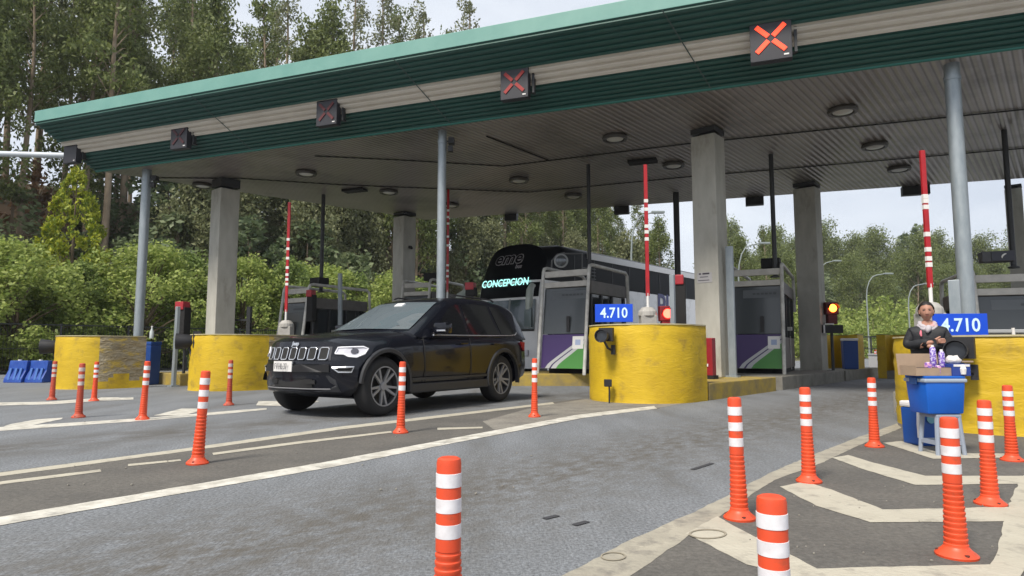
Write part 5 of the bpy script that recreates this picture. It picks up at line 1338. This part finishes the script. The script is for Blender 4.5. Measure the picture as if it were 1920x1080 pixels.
def broadleaf(seed, H, Rr, m, lab, grp, name='leafy_tree', dens=1.0, size=.26, nclump=34, low=.12, trunkm=None, base=.0):
    R = random.Random(seed); o = thing(name, lab, 'tree' if 'tree' in name else 'shrub', (0, 0, 0), 0, grp)
    g = MB(); g.tube([(0, 0, 0), (.1, .05, H * .35), (0, .1, H * .8)], [.16 * H / 8, .1 * H / 8, .03], 7)
    cl = []
    for k in range(nclump):
        t = low + (1 - low) * R.random(); a = R.uniform(0, 2 * PI)
        prof = math.sin(PI * min(1, .18 + .80 * t)) ** .6
        rr = Rr * prof * (.35 + .65 * R.random() ** .5) ; r = R.uniform(.16, .30) * Rr
        c_ = (math.cos(a) * rr, math.sin(a) * rr, H * t * .93, r, r * R.uniform(.75, 1.1)); cl.append(c_)
        if k % 3 == 0: g.tube([(0, 0, H * t * .5), (c_[0] * .5, c_[1] * .5, c_[2] * .8), c_[:3]], [.05, .03, .01], 5, cap=False)
    g.build('trunk' if 'tree' in name else 'stem', trunkm or bark_dk, o)
    leaves('crown' if 'tree' in name else 'foliage', cl, m, o, per=95 * dens / (size / .26) ** 2, size=size, shell=.45, seed=seed)
    return o

# hillside along the left of the lanes, behind the fence
A0 = Vector((-19.5, 25.0, 0)); NL = Vector((-.764, .645, 0))
def hillz(x, y):
    v = Vector((x, y, 0)) - A0; s = v.dot(NL) - 5.5; t = v.dot(DL)
    if s <= 0: return -.02
    u = min(1, s / 34); h = 15.5 * (u * u * (3 - 2 * u)) ** .8
    fade = 1 - min(1, max(0, (t - 55) / 60)) * .8
    return (h + .6 * math.sin(x * .31) * math.sin(y * .27) * min(1, s / 5)) * fade
def HP(t, s): p = A0 + DL * t + NL * s; return Vector((p.x, p.y, hillz(p.x, p.y)))
g = MB(); vs = []; fs = []; TS = [-60 + 4 * i for i in range(76)]; SS = [5.0 + 2 * i for i in range(14)] + [34 + 5 * i for i in range(16)] + [130, 200, 320]
for t in TS:
    for s in SS: p = HP(t, s); vs.append(tuple(p))
n = len(SS)
for i in range(len(TS) - 1):
    for j in range(n - 1): fs.append((i * n + j, i * n + j + 1, (i + 1) * n + j + 1, (i + 1) * n + j))
g.add(vs, fs); struct('hillside', g, soil, smooth=80)

random.seed(21)
GE = 'eucalyptus trees on the hill behind the toll canopy'
L_E = ['tall slender eucalyptus with a bare pale trunk standing in the hillside forest', 'tall dense eucalyptus with a dark green crown in the hillside forest', 'tall thin eucalyptus with a sparse open crown against the sky', 'lower bushy young eucalyptus with greyish leaves in the hillside forest']
E = [eucalyptus(3, 25, lf_euc, 1.0, .45, L_E[0], GE, .9, 50), eucalyptus(5, 23, lf_euc, 1.15, .22, L_E[1], GE, 1.15, 70), eucalyptus(9, 26, lf_euc2, .75, .5, L_E[2], GE, .85, 42), eucalyptus(12, 12, lf_euc2, 1.2, .08, L_E[3], GE, 1.5, 46)]
usedE = [False] * 4
def put(lst, used, i, p, rz, s, lab=None):
    if used[i]: o = dup(lst[i], p, rz)
    else: o = lst[i]; used[i] = True; o.location = p; o.rotation_euler = (0, 0, rz)
    o.scale = (s, s, s * random.uniform(.92, 1.1))
    if lab: o['label'] = lab
    return o
def infront(p): return p.y > 8 and -1.05 < p.x / p.y < .50
cnt = 0
# rows going up the hill
for s0, st, kinds in ((15, 4.6, (3, 3, 1, 3)), (18, 5.5, (1, 0, 1, 0)), (20, 4.6, (0, 1, 3, 2)), (26, 4.2, (1, 0, 1, 3)), (32, 4.0, (1, 2, 0, 1)), (38, 4.0, (2, 0, 1, 2)), (45, 4.4, (2, 1, 2, 0))):
    t = -16
    while t < 92:
        tt = t + random.uniform(-1.6, 1.6); ss = s0 + random.uniform(-2, 2); p = HP(tt, ss); t += st
        if not infront(p): continue
        rt = p.x / p.y
        k = random.choice(kinds)
        if rt < -.50 and k == 3: k = random.choice((0, 0, 1))
        # gaps of sky towards the right of the far ridge
        sc__ = random.uniform(.78, 1.05)
        if rt > -.62 and s0 > 30: 
            if random.random() < .14: continue
            k = random.choice((2, 2, 0, 0, 1))
        if rt > .02: sc__ *= .8
        p.z -= .15
        put(E, usedE, k, p, random.uniform(0, 6.28), sc__); cnt += 1
print('eucalyptus', cnt)
# understory on the slope
GU = 'leafy trees low on the hillside'
T = [broadleaf(31, 7, 3.0, lf_dark, 'dark rounded leafy tree low on the hillside', GU), broadleaf(32, 6, 2.6, lf_mid, 'grey green rounded leafy tree low on the hillside', GU, dens=.9), broadleaf(33, 4.5, 2.2, lf_brown, 'dry brown bushy tree on the bare slope', GU, dens=.6)]
usedT = [False] * 3
for s0, st in ((8.5, 4.0), (12, 4.2), (16.5, 4.6), (22, 5.0), (28, 5.5)):
    t = -14
    while t < 84:
        p = HP(t + random.uniform(-1.5, 1.5), s0 + random.uniform(-1.2, 1.2)); t += st
        if not infront(p): continue
        rt = p.x / p.y
        k = random.choice((0, 1, 1, 0, 2) if rt < -.62 or -.3 < rt < .0 else (0, 0, 1, 1, 0))
        if (-.2 < rt < -.02 or rt < -.70) and random.random() < .5: continue
        put(T, usedT, k, p, random.uniform(0, 6.28), random.uniform(.7, 1.25))
# hedge of bright green shrubs behind the fence
lf_green2 = leafmat('shrub_leaves_deep', (.10, .155, .04), (.25, .32, .09), .4)
GH = 'bright green shrubs behind the dark fence'
Hh = [broadleaf(41, 5.2, 2.6, lf_green, 'bright green shrub in the hedge behind the fence', GH, 'hedge_shrub', dens=.95, size=.105, nclump=70, low=.06), broadleaf(42, 5.0, 2.0, lf_green2, 'deeper green shrub with a rounded top in the hedge behind the fence', GH, 'hedge_shrub', dens=.95, size=.10, nclump=62, low=.06)]
usedH = [False] * 2
t = -9.0; i = 0
while t < 24:
    p = HP(t, 2.6 + random.uniform(-.5, .5)); rt = p.x / p.y; s = random.uniform(.92, 1.12)
    if rt > -.60: s *= 1.12
    put(Hh, usedH, i % 2, p, random.uniform(0, 6.28), s); t += 2.5; i += 1
t = -8
while t < 24:
    p = HP(t, 5.2 + random.uniform(-.5, .5)); put(Hh, usedH, i % 2, p, random.uniform(0, 6.28), random.uniform(.95, 1.15)); t += 4.0; i += 1
# golden cypress
cy = thing('golden_cypress', 'pointed golden green cypress rising above the hedge under the canopy tip', 'tree', (0, 0, 0), 0)
Yc = 33.0; pc = DP(128, 600, Yc); zc = ZP(312, Yc, 128)
g = MB(); g.tube([(0, 0, 0), (0, 0, zc * .9)], [.16, .02], 8); g.build('trunk', bark_dk, cy)
R = random.Random(5); cl = []
for k in range(260):
    t_ = R.random() ** 1.15; a = R.uniform(0, 2 * PI); rr = 2.9 * (1 - t_) ** .72 * (.5 + .5 * R.random() ** .5) + .06; r = .20 + .32 * (1 - t_)
    cl.append((math.cos(a) * rr, math.sin(a) * rr, .3 + (zc - .5) * t_, r * .75, r * 1.1))
leaves('crown', cl, lf_gold, cy, per=600, size=.12, shell=.5, seed=8, flat=1.0, elong=2.0, aim=(0, 0, 1.3)); cy.location = (pc.x, Yc, 0)

GT = 'sparse tall eucalyptus trees against the sky'
for (px, Y, k, s) in ((520, 70, 2, 1.12), (585, 74, 0, 1.05), (650, 72, 2, 1.15), (705, 78, 2, 1.25), (745, 82, 0, 1.22), (790, 80, 2, 1.2), (835, 84, 1, 1.2), (880, 84, 2, 1.28), (920, 88, 0, 1.3), (965, 86, 2, 1.3), (1010, 90, 2, 1.3), (1060, 92, 0, 1.25)):
    p = DP(px, 600, Y); p.z = hillz(p.x, p.y) - .2; put(E, usedE, k, p, random.uniform(0, 6), s)
# distant forest to the right
GF = 'trees of the distant forest beyond the toll plaza'
FT = [broadleaf(51, 17, 5.6, lf_mid, 'rounded green tree in the distant forest on the right', GF, 'forest_tree', dens=.9, size=.5, nclump=64, low=.15),
      eucalyptus(53, 21, lf_euc, .75, .08, 'slender eucalyptus in the distant forest on the right', GF, 1.9, 80),
      broadleaf(54, 19, 4.2, lf_dark, 'dark narrow tree in the distant forest on the right', GF, 'forest_tree', dens=.9, size=.5, nclump=64, low=.1)]
usedF = [False] * 3
for Yf, st, sc0 in ((104, 4.6, .66), (114, 4.4, .80), (126, 4.2, 1.0), (140, 4.4, 1.15), (154, 5.0, 1.25)):
    x = Yf * .34
    while x < Yf * .86:
        p = Vector((x + random.uniform(-1.5, 1.5), Yf + random.uniform(-5, 5), 0)); x += st
        put(FT, usedF, random.choice((0, 1, 2, 0, 1)), p, random.uniform(0, 6.28), sc0 * random.uniform(.88, 1.08))
p = DP(1722, 600, 150); put(FT, usedF, 2, Vector((p.x, 150, 0)), 1.0, 1.48, 'tallest dark tree of the distant forest, left of the right red arm')
usedL = [False]; LS = [broadleaf(55, 6.5, 3.6, lf_green, 'pale green shrub in front of the distant forest', 'shrubs before the distant forest', 'roadside_shrub', dens=.8, size=.3, nclump=40, low=.05)]
for Yf, s in ((72, .8), (82, 1.05), (94, 1.15)):
    x = Yf * .40
    while x < Yf * .80: put(LS, usedL, 0, Vector((x, Yf + random.uniform(-3, 3), 0)), random.uniform(0, 6), s * random.uniform(.75, 1.15)); x += 4.6
# dark verge planting between far road and forest
# trees over the coach between the columns
for (px, Y, k, s) in ((1390, 75, 1, .62), (1440, 80, 0, .6), (1480, 86, 1, .62), (1340, 72, 0, .7), (1240, 66, 1, .6), (1180, 64, 3, .95)):
    p = DP(px, 600, Y); p.z = hillz(p.x, p.y) - .1; put(E, usedE, k, p, random.uniform(0, 6), s)

# ------------------------------------------------------------------ fences and roadside things
def fence(t0, t1, s0, H, lab):
    a = A0 + DL * t0 + NL * s0; b = A0 + DL * t1 + NL * s0; L_ = (b - a).length; ang = math.atan2((b - a).y, (b - a).x)
    o = thing('mesh_fence', lab, 'fence', (a.x, a.y, 0), ang)
    n = int(L_ / 2.5) + 1
    for k in range(n): MB().box((k * 2.5, 0, H / 2), (.07, .07, H)).build('fence_post', steel_dk, o)
    g = MB()
    for k in range(int(L_ / .11)): g.box((k * .11, 0, H / 2), (.012, .012, H - .1))
    g.box((L_ / 2, 0, H - .05), (L_, .05, .05)); g.box((L_ / 2, 0, H * .5), (L_, .03, .03)); g.box((L_ / 2, 0, .12), (L_, .04, .04))
    g.build('mesh_panel', mat("fence_dark", (.018, .022, .02), .6), o)
fence(-8, 34, 0, 2.0, 'long dark mesh fence in front of the green hedge')
# dark steel guard rail frame near the left yellow walls
p = DP(468, 575, 20.5); o = thing('steel_gate_frame', 'dark steel rail frame right of the left concrete column', 'rail', (p.x, 20.5, 0), -.1)
g = MB(); z = p.z; g.box((0, 0, z / 2), (.12, .12, z)); g.box((-.32, 0, z * .82), (.6, .05, .06)); g.box((-.62, 0, z * .45), (.05, .05, z * .9)); g.build('frame', steel_dk, o)
# blue water barriers
def blue_barrier(px, pt, pb, wd, lab):
    b_ = G(px, pb); z = DP(px, pt, b_.y).z; o = thing('road_barrier', lab, 'barrier', b_, -.15, 'blue plastic road barriers')
    bl = mat("barrier_blue", (.008, .045, .28), .45, col2=(.02, .08, .36), scale=5)
    g = MB(); w2 = wd / 2
    g.prism([(-w2, -.22, 0), (-w2, -.20, .12), (-w2 + .02, -.09, z * .55), (-w2 + .04, -.07, z), (-w2 + .04, .07, z), (-w2 + .02, .09, z * .55), (-w2, .20, .12), (-w2, .22, 0)], (wd - .03, 0, 0)); g.build('shell', bl, o, bevel=.02)
    g = MB()
    for k in (-.25, .05, .3): g.box((k * wd, -.155, z * .38), (.07, .05, z * .55), M=Matrix.Rotation(-.22, 3, 'X'))
    g.build('rib', mat("barrier_rib", (.05, .14, .42), .5), o, bevel=.01)
    g = MB(); g.lathe([(.05, z), (.05, z + .03)], n=12); g.build('filler_cap', white_pl, o)
blue_barrier(35, 676, 717, .62, 'blue plastic barrier, left one of the pair by the leftmost yellow wall')
blue_barrier(74, 676, 717, .62, 'blue plastic barrier, right one of the pair by the leftmost yellow wall')
# orange safety net
p0, p1 = G(-120, 712), G(34, 690); o = thing('safety_net', 'sagging orange safety net at the left edge of the picture', 'net', p0, math.atan2((p1 - p0).y, (p1 - p0).x))
L_ = (p1 - p0).length; net = mat("orange_net", (.62, .10, .03), .7); g = MB()
for k in range(int(L_ / .09)): g.box((k * .09, .05 * math.sin(k * .5), .42), (.022, .01, .80 + .1 * math.sin(k * .3)))
for k in range(9): g.box((L_ / 2, .03 * math.sin(k), .06 + k * .095), (L_, .01, .02))
g.build('net', net, o)
for k in range(3): MB().tube([(k * L_ / 2, .05, 0), (k * L_ / 2, .05, 1.0)], .02, 6).build('stake', black_m, o)
# gantry pipe coming from the left
a, b = DP(-200, 283, 19.6), DP(172, 293, 19.0); o = thing('gantry_arm', 'pale steel pipe reaching in from the left to the canopy tip', 'pipe', (a.x, a.y, 0), 0)
g = MB(); g.tube([(0, 0, a.z), tuple(Vector((b.x - a.x, b.y - a.y, b.z)))], .085, 12); g.build('arm', mat("pale_pipe", (.50, .54, .58), .4, metal=.3), o, smooth=50)
g = MB(); g.tube([(0, 0, 0), (0, 0, a.z + .2)], .12, 12); g.build('mast', mat("pale_pipe", (.5, .54, .58), .4, metal=.3), o, smooth=50)
# street lamps
def street_lamp(px, ptop, Y, reach, lab, side=1, r=.075):
    z = ZP(ptop, Y, px); p = DP(px, 620, Y); o = thing('street_lamp', lab, 'street lamp', (p.x, Y, 0), 0, 'curved street lamps beyond the plaza')
    g = MB(); pts_ = [(0, 0, 0), (0, 0, z * .72)] + [(side * reach * (1 - math.cos(a)) * .55, 0, z * .72 + z * .26 * math.sin(a)) for a in (.4, .8, 1.2, 1.5)] + [(side * reach, 0, z)]
    g.tube(pts_, [r, r * .8] + [r * .6] * 5, 8); g.build('pole', mat("lamp_pole", (.22, .25, .25), .5), o, smooth=60)
    g = MB(); g.box((side * (reach + .3), 0, z), (.8, .3, .14)); g.build('lamp_head', mat("lamp_pole", (.22, .25, .25), .5), o, bevel=.03)
street_lamp(1628, 513, 62, 1.9, 'curved street lamp left of the vendor, before the distant forest')
street_lamp(1706, 532, 58, 1.6, 'curved street lamp just left of the right red arm')
street_lamp(1388, 456, 48, 1.7, 'curved street lamp behind the booth next to the concrete column')
street_lamp(1186, 398, 40, 1.4, 'curved street lamp above the coach roof behind the red arm')
street_lamp(1540, 489, 66, 1.6, 'faint curved street lamp just right of the far concrete column')
# far lane barrier: low pale wall with rail and small red posts
a, b = DP(1632, 655, 34), DP(1700, 655, 31)
o = thing('low_wall', 'low pale wall in the distance with a dark rail above it', 'wall', (a.x, a.y, 0), math.atan2((b - a).y, (b - a).x)); L_ = (b - a).length * 1.5
g = MB(); g.box((L_ / 2, 0, .35), (L_, .25, .70)); g.box((L_ / 2, 0, .73), (L_, .32, .06)); g.build('wall_body', mat("pale_wall", (.46, .46, .47), .8), o)
g = MB(); g.box((L_ / 2, .05, 1.62), (L_ * 1.4, .06, .06)); g.box((L_ / 2, .05, 1.0), (L_ * 1.4, .04, .04))
for k in range(4): g.box((k * L_ / 3, .05, 1.15), (.06, .06, .95))
g.build('rail', steel_dk, o)
for (px, lab) in ((1643, 'tiny red and white post by the distant low wall, left one'), (1663, 'tiny red and white post by the distant low wall, right one')):
    b_ = G(px, 691); h = DP(px, 656, b_.y).z; o = dup(P0, b_, 0, lab); o.scale = (1.3, 1.3, h / .70)
# litter and small stones on the median
rs = random.Random(3); g = MB()
for k in range(26):
    p = G(rs.uniform(100, 1000), rs.uniform(790, 930), .0)
    g.box((p.x, p.y, .008), (rs.uniform(.006, .016), rs.uniform(.006, .014), .008), rot=rs.uniform(0, 3))
for k in range(30):
    p = G(rs.uniform(1400, 1900), rs.uniform(850, 1070), .0); g.box((p.x, p.y, .006), (rs.uniform(.004, .010), rs.uniform(.004, .009), .006), rot=rs.uniform(0, 3))
tag(g.build('grit', mat("pale_grit", (.26, .245, .215), .9)), 'pale grit and pebbles scattered over the painted strips', 'grit', kind='stuff')
# thin damp air over the whole place
g = MB(); g.box((100, 600, 29), (2060, 1860, 62)); hz = g.build('haze', [], None)
hm = bpy.data.materials.new("haze_air"); hm.use_nodes = True; t = hm.node_tree; t.nodes.remove(t.nodes['Principled BSDF'])
pv = t.nodes.new("ShaderNodeVolumePrincipled"); pv.inputs['Color'].default_value = (.93, .95, 1, 1); pv.inputs['Density'].default_value = .00035; pv.inputs['Anisotropy'].default_value = .2
t.links.new(pv.outputs['Volume'], t.nodes['Material Output'].inputs['Volume']); hz.data.materials.append(hm)
tag(hz, 'thin pale haze over the plaza and the forest', 'haze', kind='stuff')
